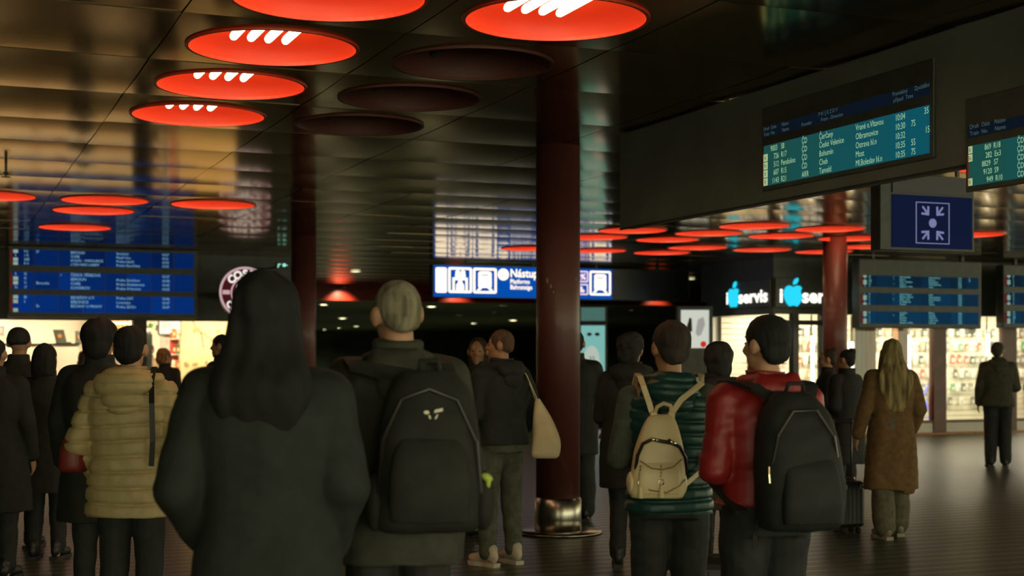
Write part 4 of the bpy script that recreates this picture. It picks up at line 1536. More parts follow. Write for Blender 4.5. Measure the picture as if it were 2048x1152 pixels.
def person(label, px, d, H, turn=0, head=(0, 0, 0), arms=('down', 'down'), skin='fair', top=None, legs=None, shoes=None, hair=None,
           step=(0, 0), vox=.0085, lean=0.0, extra=None, group=None, dx=0):
    PCOUNT[0] += 1
    sd = PCOUNT[0] * 17
    root = thing('person', label, 'person', at(px, d), -TH + math.radians(turn), group)
    s = H / 1.75
    root.scale = (s, s, s)
    HM = Matrix.Translation((0, 0, 1.50)) @ Matrix.Rotation(math.radians(head[0]), 4, 'Z') @ Matrix.Rotation(math.radians(head[1]), 4, 'X') @ Matrix.Rotation(math.radians(head[2]), 4, 'Y') @ Matrix.Translation((0, 0, -1.50))
    # ---- limbs
    A = []
    for k, side in ((0, -1), (1, 1)):
        e, w = ARM[arms[k]] if isinstance(arms[k], str) else arms[k]
        A.append((Vector((side * .175, -.005, 1.405)), Vector((side * e[0], e[1], e[2])), Vector((side * w[0], w[1], w[2])), side))
    Lg = []
    for k, side in ((0, -1), (1, 1)):
        st_ = step[k]
        fx = legs.get('spread', .10) if legs else .10
        Lg.append((Vector((side * .09, 0, .91)), Vector((side * (fx * .95), .025 + st_ * .55, .50)), Vector((side * fx, -.012 + st_, .09)), side))
    # ---- body
    body = []
    body += xf(head_shapes(), HM)
    body.append(loft(spline_rings([(0, 0, .86, .15, .11), (0, 0, .95, .165, .115), (0, 0, 1.08, .138, .098), (0, 0, 1.27, .162, .112), (0, -.005, 1.39, .165, .095), (0, -.01, 1.455, .10, .07), (0, -.01, 1.49, .06, .06)], 3)))
    for sh, el_, wr, side in A:
        body += chain([(side * .09, 0, 1.40), sh, el_, wr], [.07, .058, .040, .026])
        body += hand(wr, (wr - el_).normalized() * .8 + Vector((0, .12, 0)) , side)
    for hp, kn, an, side in Lg:
        body += chain([hp, kn, an], [.085, .055, .038])
        body += [cap(an, an + Vector((0, .13, -.05)), .036, .026), cap(an, an + Vector((0, -.03, -.045)), .034, .03)]
    blob('body', body, vox, skin_mat(skin), root, 2)
    # ---- eyes
    for side in (-1, 1):
        p = HM @ Vector((side * .032, .083, 1.638))
        MB().add(*ell((0, 0, 0), (.013, .008, .008), None, 10, 6)).build('eye', mat('eye', (.05, .04, .03), .2), root, smooth=True).location = p
    # ---- trousers
    lg = dict(col=(.02, .022, .02), loose=.016, hem=.055, z=.10, name='dark')
    lg.update(legs or {})
    o_ = lg['loose']
    sh = [loft(spline_rings([(0, 0, .84, .16 + o_, .115 + o_), (0, 0, .93, .168 + o_, .120 + o_), (0, 0, 1.06, .142 + o_, .102 + o_)], 4))]
    for hp, kn, an, side in Lg:
        bot = an + Vector((0, .012, lg['z'] - .09 + .01))
        sh += chain([hp + Vector((0, 0, -.02)), kn, kn + (bot - kn) * .55, bot], [.088 + o_, .062 + o_, lg['hem'] + .002 + o_ * .6, lg['hem'] + o_ * .4])
    blob('trousers', sh, max(vox, .010), mat('trousers_' + lg['name'], lg['col'], .8, var=.25, scale=18, bump=.15), root, 2, folds(sd + 1, .005, (10, 10, 18)))
    # ---- shoes
    hs = dict(key='black', col=(.02, .02, .02), sole=(.03, .03, .03))
    hs.update(shoes or {})
    u_, so_, la_ = shoe_mesh(hs['key'], hs['col'], hs['sole'])
    for hp, kn, an, side in Lg:
        so = bpy.data.objects.new('shoe', u_); COL.objects.link(so); so.parent = root
        so.location = (an.x, an.y + .02, .012); so.rotation_euler = (0, 0, -side * .12)
        for nm, me in (('sole', so_), ('laces', la_)):
            q = bpy.data.objects.new(nm, me); COL.objects.link(q); q.parent = so
            if nm == 'sole': q.location.z = -.012
    # ---- jacket / coat
    tp = dict(name='jacket', col=(.02, .022, .018), o=.028, zb=.82, hem=0.0, bulk=1.0, quilt=0, collar=.06, hood=0, cuff=.92, matname=None, rough=.8, sleeves=True, waist=0.0, arm_o=None, flare_y=0.0)
    tp.update(top or {})
    o_, B = tp['o'], tp['bulk']
    ao = tp['arm_o'] if tp['arm_o'] is not None else min(o_, .024)
    rings = []
    zb = tp['zb']
    hipx, hipy = .172 * B + o_, .118 * B + o_
    if zb < .80:
        rings += [(0, 0, zb, hipx + tp['hem'], hipy + tp['hem'] * .8), (0, 0, (zb + .92) / 2, hipx + tp['hem'] * .55, hipy + tp['hem'] * .5), (0, 0, .93, hipx, hipy)]
    else:
        rings += [(0, 0, zb, hipx + tp['hem'], hipy + tp['hem']), (0, 0, (zb + 1.02) / 2, hipx - .004, hipy)]
    rings += [(0, 0, 1.10, .146 * B + o_ + tp['waist'], .105 * B + o_ + tp['waist']), (0, 0, 1.27, .168 * B + o_, .118 * B + o_), (0, -.005, 1.385, .168 * B + o_ * .8, .098 * B + o_),
              (0, -.01, 1.45, .112 * B + o_ * .6, .074 * B + o_ * .7), (0, -.012, 1.49, .068 + o_ * .5, .064 + o_ * .5)]
    if tp['collar']:
        rings += [(0, -.012, 1.49 + tp['collar'], .066 + o_ * .5, .064 + o_ * .5)]
    sh = [loft(spline_rings(rings, 4))]
    if tp['sleeves']:
        for shd, el_, wr, side in A:
            end = el_ + (wr - el_) * tp['cuff']
            sh += chain([Vector((side * .10, 0, 1.40)), shd, el_, end], [.068 + ao, .056 + ao, .044 + ao, .034 + ao * .85])
    hood = []
    if tp['hood']:
        hsz = tp['hood']
        hood = [ell((0, -.115 - o_ * .5, 1.455), (.135 * hsz, .075 * hsz, .075 * hsz)), ell((0, -.125 - o_ * .5, 1.385), (.095 * hsz, .05 * hsz, .085 * hsz)),
               cap((-.115 * hsz, -.02, 1.475), (-.06, -.13, 1.485), .04 * hsz, .045 * hsz), cap((.115 * hsz, -.02, 1.475), (.06, -.13, 1.485), .04 * hsz, .045 * hsz)]
    if tp.get('more'): sh += tp['more']
    fm = mat(tp['matname'] or 'cloth_%d' % PCOUNT[0], tp['col'], tp['rough'], var=tp.get('var', .2), scale=22, bump=.18, col2=tp.get('col2'))
    dsp = quilt(sd + 5, tp['quilt'], tp.get('qamp', .012), tp.get('qz', 0), tp.get('slant', 0)) if tp['quilt'] else folds(sd + 6, tp.get('fold', .006), tp.get('ff', (14, 14, 9)))
    jk = blob(tp['name'], sh, max(vox, .0095) if not tp['quilt'] else .0068, fm, root, 2, dsp)
    if hood:
        hq = quilt(sd + 15, tp['quilt'] * .8, tp.get('qamp', .012) * .7, .01) if tp['quilt'] else folds(sd + 16, .006)
        blob('hood', hood, max(vox, .0095), fm, root, 2, hq)
    # ---- separate sleeves under a vest
    if not tp['sleeves']:
        sl = []
        for shd, el_, wr, side in A:
            end = el_ + (wr - el_) * .93
            sl += chain([Vector((side * .10, 0, 1.40)), shd, el_, end], [.06, .066, .058, .044])
        sl.append(loft(spline_rings([(0, 0, .98, .15, .11), (0, 0, 1.27, .165, .115), (0, 0, 1.42, .13, .09)], 3)))
        blob('sweater', sl, max(vox, .0095), mat('sweater_%d' % PCOUNT[0], tp.get('sleeve_col', (.1, .1, .08)), .85, var=.2, scale=25, bump=.2), root, 2, folds(sd + 8, .005))
    # ---- hair
    hr = dict(kind='short', col=(.02, .016, .012), name=None)
    hr.update(hair or {})
    hm = mat(hr['name'] or 'hair_%d' % PCOUNT[0], hr['col'], .8, var=.45, scale=30, stretch=(1, 1, .12), col2=hr.get('col2'))
    k = hr['kind']
    puff = hr.get('puff', 1.0)
    hs_ = []
    if k == 'short':
        hs_ = [ell((0, -.010, 1.674), (.086 * puff, .100 * puff, .092 * puff)), ell((0, -.055, 1.618), (.072 * puff, .052, .064)), ell((0, -.01, 1.650), (.081, .075, .060))]
        am, fr = .0036, (85, 85, 30)
    elif k == 'crop':
        hs_ = [ell((0, -.007, 1.662), (.083, .097, .095)), ell((0, -.052, 1.622), (.066, .046, .048))]
        am, fr = .0016, (110, 110, 90)
    elif k == 'curly':
        hs_ = [ell((0, -.025, 1.672), (.105 * puff, .112 * puff, .100 * puff)), ell((0, -.06, 1.60), (.090 * puff, .07, .09))]
        am, fr = .007, (45, 45, 45)
    elif k == 'bun':
        hs_ = [ell((0, -.020, 1.672), (.083, .092, .090)), ell((0, -.060, 1.62), (.065, .045, .06)), ell((0, -.075, 1.735), (.042, .042, .042))]
        am, fr = .003, (60, 60, 40)
    elif k == 'bob':
        hs_ = [ell((0, -.022, 1.668), (.092, .098, .098)), loft(spline_rings([(0, -.055, 1.50, .095, .060), (0, -.045, 1.58, .102, .072), (0, -.035, 1.66, .092, .078)], 4))]
        am, fr = .004, (70, 70, 6)
    elif k == 'long':
        zl = hr.get('z', 1.20); wl = hr.get('w', .12); th = hr.get('th', .035)
        yb = -.135 - hr.get('back', 0)
        hs_ = [ell((0, -.020, 1.672), (.086 * puff, .098 * puff, .094 * puff)),
               loft(spline_rings([(0, yb + .012, zl - .10, wl * .42, th * .18), (0, yb, zl, wl * .72, th * .6), (0, yb, zl + (1.48 - zl) * .5, wl * .98, th), (0, yb + .015, 1.46, wl, th * 1.25), (0, -.075, 1.56, .098 * puff, .062), (0, -.040, 1.655, .088 * puff, .080)], 5)),
               ]
        for s_ in (-1, 1):
            hs_.append(cap((s_ * .075, -.01, 1.65), (s_ * .088 * puff, -.03, 1.50), .03, .028))
        am, fr = hr.get('amp', .0055), (70, 70, 4)
    elif k == 'cap':
        hs_ = [ell((0, -.010, 1.678), (.090, .106, .090)), loft(spline_rings([(0, -.01, 1.635, .088, .104), (0, -.01, 1.675, .091, .107)], 2)), ]
        am, fr = .0015, (30, 30, 30)
    hob = blob('hat' if k == 'cap' else 'hair', xf(hs_, HM), min(max(vox, .0075), .010), hm, root, 4, strands(sd + 11, am, fr))
    if k == 'long' and hr.get('part'):
        pass
    return root
# ------------------------------------------------------------------ the people
dk = (.014, .016, .012)
near = .0085
# --- foreground
P_front = person('person in a bulky dark coat with back turned, largest in the foreground', 536, 4.4, 1.775, 3, (-4, 4, 0), (((.262, -.06, 1.13), (.20, .10, .93)), ((.232, -.05, 1.13), (.18, .10, .93))),
    top=dict(name='coat', col=(.017, .020, .015), o=.045, zb=.66, bulk=1.05, hem=.03, collar=.05, hood=0, fold=.008, arm_o=.032),
    hair=dict(kind='long', col=(.007, .007, .006), z=1.32, w=.150, th=.058, puff=1.22, amp=.007), legs=dict(col=(.02, .022, .02)))
P_grey = person('person in an olive jacket wearing a dark backpack, left below the blue sign', 796, 5.1, 1.815, 4, (24, 6, -4), ('front', 'front'), 'fair',
    top=dict(name='jacket', col=(.042, .044, .028), o=.038, zb=.78, bulk=1.12, collar=.05, hood=.85, fold=.010, arm_o=.026),
    hair=dict(kind='crop', col=(.20, .17, .10), col2=(.36, .31, .20)), legs=dict(col=(.018, .019, .016)))
P_vest = person('person in a green quilted vest with a cream backpack right of the pillar', 1338, 6.5, 1.69, 2, (16, 2, 3), ('front', 'front'), 'tan',
    top=dict(name='quilted_vest', col=(.010, .055, .045), o=.034, zb=.86, bulk=1.03, collar=.03, hood=1.0, quilt=.062, qamp=.011, sleeves=False, sleeve_col=(.075, .085, .062), matname='teal_nylon', rough=.45),
    hair=dict(kind='short', col=(.035, .022, .014), puff=1.08), legs=dict(col=(.014, .016, .015), loose=.02))
P_red = person('person in a red hooded jacket wearing a large black backpack', 1530, 5.85, 1.70, 12, (26, 4, 0), ('front', 'front'), 'fair',
    top=dict(name='red_jacket', col=(.30, .016, .014), o=.034, zb=.965, bulk=1.0, hem=.02, collar=.04, hood=.9, fold=.008, ff=(9, 9, 26), arm_o=.026, matname='red_nylon', rough=.5, var=.12),
    hair=dict(kind='short', col=(.007, .007, .006), puff=1.06), legs=dict(col=(.014, .016, .016), loose=.022, name='navy'))
P_puffer = person('person in a long beige quilted coat with hood, seen from behind at the left', 262, 7.4, 1.69, -2, (0, 2, 0), ('pocket', 'pocket'),
    top=dict(name='quilted_coat', col=(.50, .385, .175), o=.050, zb=.735, bulk=1.05, hem=.015, collar=.06, hood=1.22, quilt=.082, qamp=.013, arm_o=.026, matname='beige_nylon', rough=.5, var=.08, waist=.004),
    hair=dict(kind='short', col=(.007, .006, .005), puff=1.02), legs=dict(col=(.03, .032, .024)))
# --- left group
person('person in a long dark coat just behind the beige quilted coat', 201, 8.6, 1.755, 0, (-8, 0, 0), ('down', 'down'), top=dict(name='coat', col=dk, o=.045, zb=.55, bulk=1.08, hem=.03),
       hair=dict(kind='curly', col=(.008, .007, .006), puff=1.04), vox=.010)
person('person in a dark coat and round cap at the far left', 38, 11.4, 1.76, 0, (5, 0, 0), ('down', 'down'), top=dict(name='coat', col=(.026, .027, .02), o=.04, zb=.55, hem=.03, bulk=1.1), hair=dict(kind='cap', col=(.02, .02, .017)), vox=.011)
person('shorter person in a dark coat right beside the capped one', 92, 10.8, 1.625, 0, (-10, 0, 0), ('down', 'down'), top=dict(name='coat', col=(.022, .023, .018), o=.035, zb=.55, hem=.02), hair=dict(kind='bob', col=(.012, .011, .009)), vox=.011)
person('person in a dark coat cut off by the left edge of the picture', -12, 9.8, 1.66, 0, (0, 0, 0), ('down', 'down'), top=dict(name='coat', col=dk, o=.04, zb=.5, hem=.04, bulk=1.12), hair=dict(kind='short', col=(.012, .011, .009)), vox=.011)
person('person in a tan shirt standing behind the cafe counter', 299, 28.2, 1.76, 185, (0, 0, 0), ('front', 'front'), 'fair', top=dict(name='shirt', col=(.25, .18, .11), o=.02, zb=.88), hair=dict(kind='short', col=(.05, .03, .02)), vox=.013)
person('small person in a dark coat facing the lit menu board of the cafe', 330, 19.0, 1.63, -20, (-30, 0, 0), ('front', 'front'), 'fair', top=dict(name='coat', col=dk, o=.035, zb=.7), hair=dict(kind='curly', col=(.26, .12, .04), puff=.95), vox=.013)
person('person in a brown coat bending forward at the cafe counter', 163, 24.5, 1.62, 30, (20, 15, 0), ('front', 'front'), 'tan', top=dict(name='coat', col=(.12, .09, .06), o=.03, zb=.7), hair=dict(kind='bob', col=(.10, .06, .03)), vox=.013)
person('person in a dark coat facing left before the cream cafe wall', 442, 15.0, 1.755, 75, (8, 0, 0), ('front', 'front'), 'tan', top=dict(name='coat', col=dk, o=.035, zb=.6), hair=dict(kind='short', col=(.02, .014, .010)), vox=.012)
# --- middle
P_tote = person('person in grey jeans and white sneakers carrying a cream tote bag by the pillar', 1002, 10.5, 1.735, 38, (40, 0, 0), ('phone', 'pocket'), 'tan',
    top=dict(name='jacket', col=(.016, .020, .016), o=.04, zb=.90, bulk=1.08, collar=.05, hood=.9, arm_o=.026), hair=dict(kind='crop', col=(.10, .05, .025)),
    legs=dict(col=(.085, .090, .058), name='grey_jeans', loose=.020, hem=.058, spread=.12), shoes=dict(key='white', col=(.55, .50, .36), sole=(.6, .55, .42)), step=(.0, .0))
person('person in a dark coat facing the one with the tote bag', 956, 12.2, 1.69, 150, (20, 0, 0), ('front', 'down'), 'dim', top=dict(name='coat', col=dk, o=.04, zb=.6), hair=dict(kind='bob', col=(.03, .018, .010)), vox=.011)
person('person in a dark coat standing half behind the middle pillar', 1150, 13.3, 1.77, 0, (0, 0, 0), ('down', 'down'), top=dict(name='coat', col=(.018, .02, .018), o=.04, zb=.62, hem=.0), legs=dict(col=(.015, .016, .016), loose=.03, hem=.075), hair=dict(kind='short', col=(.015, .012, .010)), vox=.010)
person('person in a dark coat right of the cyan totem, behind the green vest', 1262, 10.4, 1.70, -10, (-20, 0, 0), ('phone', 'front'), 'dim', top=dict(name='coat', col=(.018, .02, .017), o=.05, zb=.6, hood=1.1, bulk=1.1), hair=dict(kind='curly', col=(.014, .012, .010)), vox=.010)
person('person in a dark hooded coat between the green vest and the red jacket', 1436, 9.3, 1.615, 5, (-6, 3, 0), ('down', 'down'), 'dim', top=dict(name='coat', col=(.022, .024, .019), o=.05, zb=.60, hood=1.15, bulk=1.08), hair=dict(kind='curly', col=(.016, .014, .011), puff=1.05), vox=.010)
# --- right
person('person in a dark coat turned left in front of the phone shop', 1655, 15.2, 1.605, 78, (0, 0, 0), ('phone', 'front'), 'fair', top=dict(name='coat', col=(.024, .024, .019), o=.035, zb=.62), hair=dict(kind='bun', col=(.05, .03, .018)), vox=.010)
person('person in a long black coat just left of the camel coat', 1692, 14.4, 1.60, 40, (10, 0, 0), ('front', 'front'), 'tan', top=dict(name='coat', col=(.016, .017, .015), o=.045, zb=.50, hem=.02, bulk=1.05), hair=dict(kind='bun', col=(.014, .012, .010)), vox=.010)
P_blond = person('person in a long camel coat and wide beige trousers beside a suitcase', 1782, 12.1, 1.675, 8, (-4, 0, 0), (((.26, -.02, 1.13), (.285, .06, .90)), ((.245, -.05, 1.13), (.235, .08, .93))), 'fair',
    top=dict(name='camel_coat', col=(.15, .082, .028), o=.036, zb=.43, bulk=1.0, hem=.035, collar=.06, fold=.010, matname='camel_wool', rough=.9, more=[
        loft(spline_rings([(.10, -.155, .40, .055, .012), (.10, -.150, .60, .06, .012), (.06, -.145, .80, .06, .014)], 3))]),
    hair=dict(kind='long', col=(.13, .085, .025), col2=(.36, .27, .095), z=1.22, w=.155, th=.036, puff=1.08, amp=.007, name='blond_hair'),
    legs=dict(col=(.10, .085, .05), name='beige_wide', loose=.03, hem=.085, spread=.11), shoes=dict(key='beige', col=(.22, .19, .12), sole=(.3, .27, .18)), step=(-.12, .1))
person('person in an olive jacket and dark trousers standing at the right edge', 1996, 19.6, 1.72, -12, (-20, 6, 0), ('down', 'front'), 'tan',
    top=dict(name='jacket', col=(.060, .055, .030), o=.04, zb=.86, bulk=1.08, hood=.9), hair=dict(kind='short', col=(.05, .04, .024)), legs=dict(col=(.02, .02, .02), loose=.03, hem=.07), vox=.011)

# ------------------------------------------------------------------ bags and luggage
def worn(name, label, cat, P):
    o = thing(name, label, cat, P.location, P.rotation_euler.z)
    o.scale = P.scale
    return o


def strap_pts(x, y_back, z_bot, y_sh=.0, z_top=1.50, xs=None):
    xs = xs if xs is not None else x
    return [(x, y_back, z_bot), (x, y_back + .01, z_bot + .05), (xs, -.155, 1.40), (xs, -.09, z_top), (xs, 0, z_top + .015), (xs, .09, z_top - .03), (xs * 1.02, .165, 1.38)]


# cream backpack
M_crm = mat('cream_leather', (.88, .70, .38), .42, var=.05, scale=9, bump=.12)
M_gold = mat('dark_zip_metal', (.30, .22, .10), .25, 1.0)
M_zip = mat('zip_black', (.02, .018, .014), .35)
b = worn('cream_backpack', 'small cream leather backpack with zips and tassels, worn on the green vest', 'backpack', P_vest)
bc, by = -.078, -.235
rg = [(bc - .012, by, .955, .116, .060), (bc - .012, by, .985, .126, .070), (bc - .008, by, 1.07, .124, .074), (bc - .002, by, 1.17, .112, .070), (bc + .004, by + .006, 1.26, .088, .058), (bc + .008, by + .012, 1.315, .062, .042), (bc + .008, by + .02, 1.335, .040, .026)]
nz = make_noise(4, (16, 16, 16))
bodyo = blob('pouch', [loft(spline_rings(rg, 5), 36, 3.0)], .006, M_crm, b, 3, lambda co, no: .003 * nz(co))
MB().tube([(bc - .115, by - .03, 1.06), (bc - .108, by - .062, 1.15), (bc - .085, by - .075, 1.205), (bc - .045, by - .083, 1.225), (bc, by - .085, 1.216), (bc + .045, by - .079, 1.208), (bc + .082, by - .066, 1.19), (bc + .112, by - .045, 1.14), (bc + .12, by - .02, 1.06)], .0085, 8).build('zip', M_zip, b, smooth=True)
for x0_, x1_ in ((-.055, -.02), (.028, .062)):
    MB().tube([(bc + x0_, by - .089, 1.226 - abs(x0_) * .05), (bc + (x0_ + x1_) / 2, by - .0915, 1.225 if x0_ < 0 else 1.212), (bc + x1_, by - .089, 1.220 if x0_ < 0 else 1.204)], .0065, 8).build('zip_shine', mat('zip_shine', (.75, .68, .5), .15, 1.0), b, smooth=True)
pk = blob('front_pocket', [loft(spline_rings([(bc - .012, by - .062, .975, .092, .022), (bc - .010, by - .066, 1.02, .097, .026), (bc - .008, by - .066, 1.08, .093, .022), (bc - .004, by - .058, 1.125, .078, .012)], 5), 28, 3.0)], .005, M_crm, b, 2)
MB().tube([(bc - .098, by - .072, 1.128), (bc - .05, by - .0885, 1.095), (bc + .0, by - .0885, 1.088), (bc + .05, by - .086, 1.100), (bc + .094, by - .066, 1.135)], .0035, 6).build('seam', mat('cream_seam', (.36, .25, .10), .5), b)
MB().tube([(bc - .105, by - .060, 1.02), (bc - .05, by - .0925, .995), (bc + .02, by - .0945, .985), (bc + .08, by - .080, 1.015), (bc + .11, by - .050, 1.04)], .0035, 6).build('seam', mat('cream_seam', (.36, .25, .10), .5), b)
for tx, tz, n in ((-.005, 1.105, 4), (-.095, 1.10, 4)):
    tb = MB()
    for k in range(n):
        q = tz - k * .015
        tb.add(*ell((bc + tx, by - (.094 if tx > -.05 else .070), q), (.005, .005, .006), None, 8, 6))
    tb.build('bead_chain', mat('chain_metal', (.5, .42, .28), .25, 1.0), b, smooth=True)
    zq = tz - n * .015
    yq = by - (.096 if tx > -.05 else .074)
    MB().tube([(bc + tx + .012 * math.cos(a), yq, zq - .012 + .012 * math.sin(a)) for a in [2 * PI * k / 12 for k in range(13)]], .0028, 6).build('chain_ring', mat('chain_metal', (.5, .42, .28), .25, 1.0), b)
    MB().lathe([(.006, 0), (.010, -.012), (.013, -.055), (.012, -.06)], (bc + tx, yq, zq - .022), 12).build('tassel', M_crm, b, smooth=True)
MB().tube([(bc - .022, by + .015, 1.325), (bc - .012, by - .005, 1.368), (bc + .018, by - .018, 1.385), (bc + .048, by - .012, 1.375), (bc + .058, by + .012, 1.335), (bc + .05, by + .015, 1.315)], .0095, 10).build('carry_handle', M_crm, b, smooth=True)
for x in (-.026, .055):
    MB().box(bc + x - .016, bc + x + .016, by - .005, by + .035, 1.30, 1.345, .007).build('strap_tab', M_crm, b)
MB().ribbon([(bc - .028, by + .03, 1.335), (bc - .045, by + .030, 1.39), (-.145, -.185, 1.46), (-.150, -.10, 1.505), (-.150, .0, 1.515), (-.150, .10, 1.47), (-.150, .16, 1.36)], (1, 0, 0), .026, .009).build('shoulder_strap', M_crm, b)
MB().ribbon([(bc + .058, by + .03, 1.335), (bc + .105, by + .035, 1.40), (.125, -.190, 1.475), (.135, -.10, 1.510), (.135, .0, 1.515), (.135, .10, 1.47), (.135, .16, 1.36)], (1, 0, 0), .026, .009).build('shoulder_strap', M_crm, b)
MB().ribbon([(bc + .115, by + .04, 1.0), (.14, -.15, 1.08), (.185, -.09, 1.17)], (0, 0, 1), .022, .007).build('lower_strap', M_crm, b)
for s_ in (-1, 1):
    blob('side_pocket', [ell((bc - .012 + s_ * .118, by + .004, 1.02), (.022, .05, .055))], .006, M_crm, b, 2)

# black backpack on the red jacket
M_blk = mat('black_nylon', (.011, .013, .011), .75, var=.25, scale=12, bump=.2)
b = worn('black_backpack', 'large black backpack hanging off the red jacket', 'backpack', P_red)
rg = [(.045, -.245, .885, .15, .075), (.045, -.255, .92, .175, .105), (.045, -.26, 1.05, .182, .125), (.04, -.25, 1.20, .172, .120), (.035, -.235, 1.34, .145, .098), (.03, -.22, 1.42, .105, .066), (.03, -.21, 1.45, .07, .04)]
blob('main_pack', [loft(spline_rings(rg, 5), 36, 2.8)], .008, M_blk, b, 3, folds(71, .005, (12, 12, 12)))
blob('front_pocket', [loft(spline_rings([(.05, -.365, .92, .12, .03), (.05, -.375, 1.0, .128, .042), (.05, -.365, 1.12, .118, .034), (.05, -.35, 1.18, .1, .018)], 4), 28, 2.8)], .008, M_blk, b, 2, folds(72, .003))
MB().tube([(-.115, -.33, 1.10), (-.09, -.36, 1.27), (-.02, -.345, 1.37), (.08, -.345, 1.375), (.15, -.355, 1.27), (.19, -.33, 1.10)], .006, 6).build('zip', M_zip, b)
MB().tube([(-.118, -.335, 1.15), (-.120, -.34, 1.12), (-.118, -.342, 1.085)], .0055, 8).build('zip_pull', mat('pull_metal', (.8, .72, .5), .2, 1.0), b)
MB().tube([(-.01, -.24, 1.44), (-.0, -.25, 1.48), (.06, -.25, 1.48), (.07, -.24, 1.44)], .009, 8).build('grab_handle', M_blk, b, smooth=True)
MB().ribbon([(-.04, -.20, 1.42), (-.115, -.17, 1.465), (-.14, -.10, 1.478), (-.145, .0, 1.482), (-.145, .10, 1.48), (-.15, .175, 1.36), (-.17, .18, 1.2), (-.20, .06, 1.05), (-.17, -.16, .95)], (1, 0, 0), .055, .014).build('shoulder_strap', M_blk, b)
MB().ribbon([(.11, -.20, 1.42), (.135, -.17, 1.465), (.15, -.10, 1.478), (.15, .0, 1.482), (.15, .10, 1.48), (.155, .175, 1.36)], (1, 0, 0), .055, .014).build('shoulder_strap', M_blk, b)
MB().ribbon([(-.12, -.24, .93), (-.125, -.20, .86), (-.12, -.185, .80)], (1, 0, 0), .02, .004).build('loose_strap', M_blk, b)

# dark backpack on the olive jacket
b = worn('dark_backpack', 'dark backpack with a tiny pale logo worn on the olive jacket below the blue sign', 'backpack', P_grey)
M_olv = mat('dark_olive_nylon', (.017, .019, .013), .8, var=.25, scale=12, bump=.2)
bx0 = .105
rg = [(bx0, -.265, .92, .15, .08), (bx0, -.28, .96, .178, .11), (bx0, -.285, 1.10, .18, .125), (bx0, -.275, 1.25, .165, .118), (bx0, -.255, 1.38, .135, .09), (bx0, -.24, 1.44, .09, .05)]
blob('main_pack', [loft(spline_rings(rg, 5), 36, 2.7)], .008, M_olv, b, 3, folds(81, .005, (12, 12, 12)))
blob('front_pocket', [loft(spline_rings([(bx0, -.395, .96, .125, .03), (bx0, -.405, 1.05, .132, .045), (bx0, -.395, 1.17, .12, .036), (bx0, -.38, 1.23, .09, .018)], 4), 28, 2.7)], .008, M_olv, b, 2)
MB().tube([(bx0 - .165, -.36, 1.05), (bx0 - .15, -.375, 1.22), (bx0 - .09, -.36, 1.35), (bx0, -.355, 1.385), (bx0 + .09, -.36, 1.35), (bx0 + .15, -.375, 1.22), (bx0 + .165, -.36, 1.05)], .006, 6).build('zip', M_zip, b)
lg_ = MB()
lx, lz = bx0 + .012, 1.305
lg_.prism(circ(lx - .022, lz + .006, .009, 12, .006), -.382, -.37)
lg_.prism([(lx + .002, lz + .004), (lx + .030, lz + .010), (lx + .030, lz + .020), (lx + .004, lz + .014)], -.382, -.37)
lg_.prism([(lx - .016, lz - .002), (lx - .010, lz - .004), (lx - .004, lz - .030), (lx - .010, lz - .030)], -.380, -.37)
lg_.prism([(lx + .010, lz - .002), (lx + .016, lz), (lx + .002, lz - .030), (lx - .004, lz - .030)], -.380, -.37)
lg_.build('logo', mat('logo_pale', (.85, .75, .55), .35), b)
MB().prism([(lx - .018, lz - .040), (lx + .020, lz - .040), (lx + .018, lz - .048), (lx - .016, lz - .048)], -.381, -.37).build('logo_line', mat('logo_red', (.5, .08, .03), .5), b)
M_lime = mat('lime_elastic', (.50, .62, .08), .4)
for sx_ in (-1, 1):
    zq = 1.115 if sx_ < 0 else 1.10
    xq = bx0 + sx_ * .185 - (.035 if sx_ < 0 else .0)
    blob('lime_patch', [ell((xq, -.36 if sx_ < 0 else -.35, zq), (.021, .012, .013), (.5, 'Y')), ell((xq + .004, -.362 if sx_ < 0 else -.352, zq - .02), (.008, .010, .016))], .004, M_lime, b, 1)
    blob('side_pocket', [ell((bx0 + sx_ * .175, -.30, 1.02), (.04, .07, .10))], .008, M_olv, b, 2)
for sx_, xe in ((-1, -.150), (1, .160)):
    MB().ribbon([(bx0 + sx_ * .06, -.22, 1.42), (xe * .95, -.19, 1.46), (xe, -.11, 1.472), (xe, 0, 1.482), (xe, .10, 1.48), (xe, .18, 1.34)], (1, 0, 0), .06, .015).build('shoulder_strap', M_olv, b)
MB().tube([(bx0 - .035, -.25, 1.43), (bx0 - .03, -.26, 1.475), (bx0 + .03, -.26, 1.475), (bx0 + .035, -.25, 1.43)], .009, 8).build('grab_handle', M_olv, b, smooth=True)

# cream tote
b = thing('tote_bag', 'cream cloth tote bag hanging from the shoulder of the person in white sneakers', 'tote bag', at(1089, 10.45, 0), -TH)
M_tote = mat('cream_canvas', (.78, .66, .40), .85, var=.10, scale=7, bump=.3)
zt = lambda y_: zat(y_, 10.45)
tx = lambda p: (p - 1089) * 10.45 / FPX
nz2 = make_noise(91, (13, 13, 8))
blob('bag', [loft(spline_rings([(tx(1090), 0, zt(917), .085, .022), (tx(1090), 0, zt(908), .108, .045), (tx(1091), 0, zt(880), .106, .062), (tx(1086), 0, zt(845), .080, .058), (tx(1079), 0, zt(815), .048, .042), (tx(1074), 0, zt(795), .025, .025)], 5), 32, 2.6)], .0075, M_tote, b, 2, lambda co, no: .010 * nz2(co))
MB().ribbon([(tx(1079), -.02, zt(812)), (tx(1071), -.02, zt(790)), (tx(1060), .0, zt(765)), (tx(1052), .04, zt(748)), (tx(1047), .12, zt(745))], (0, 1, 0), .035, .006).build('strap', M_tote, b)
MB().ribbon([(tx(1074), .03, zt(808)), (tx(1066), .05, zt(785)), (tx(1056), .09, zt(757)), (tx(1048), .15, zt(750))], (0, 1, 0), .03, .006).build('strap', M_tote, b)

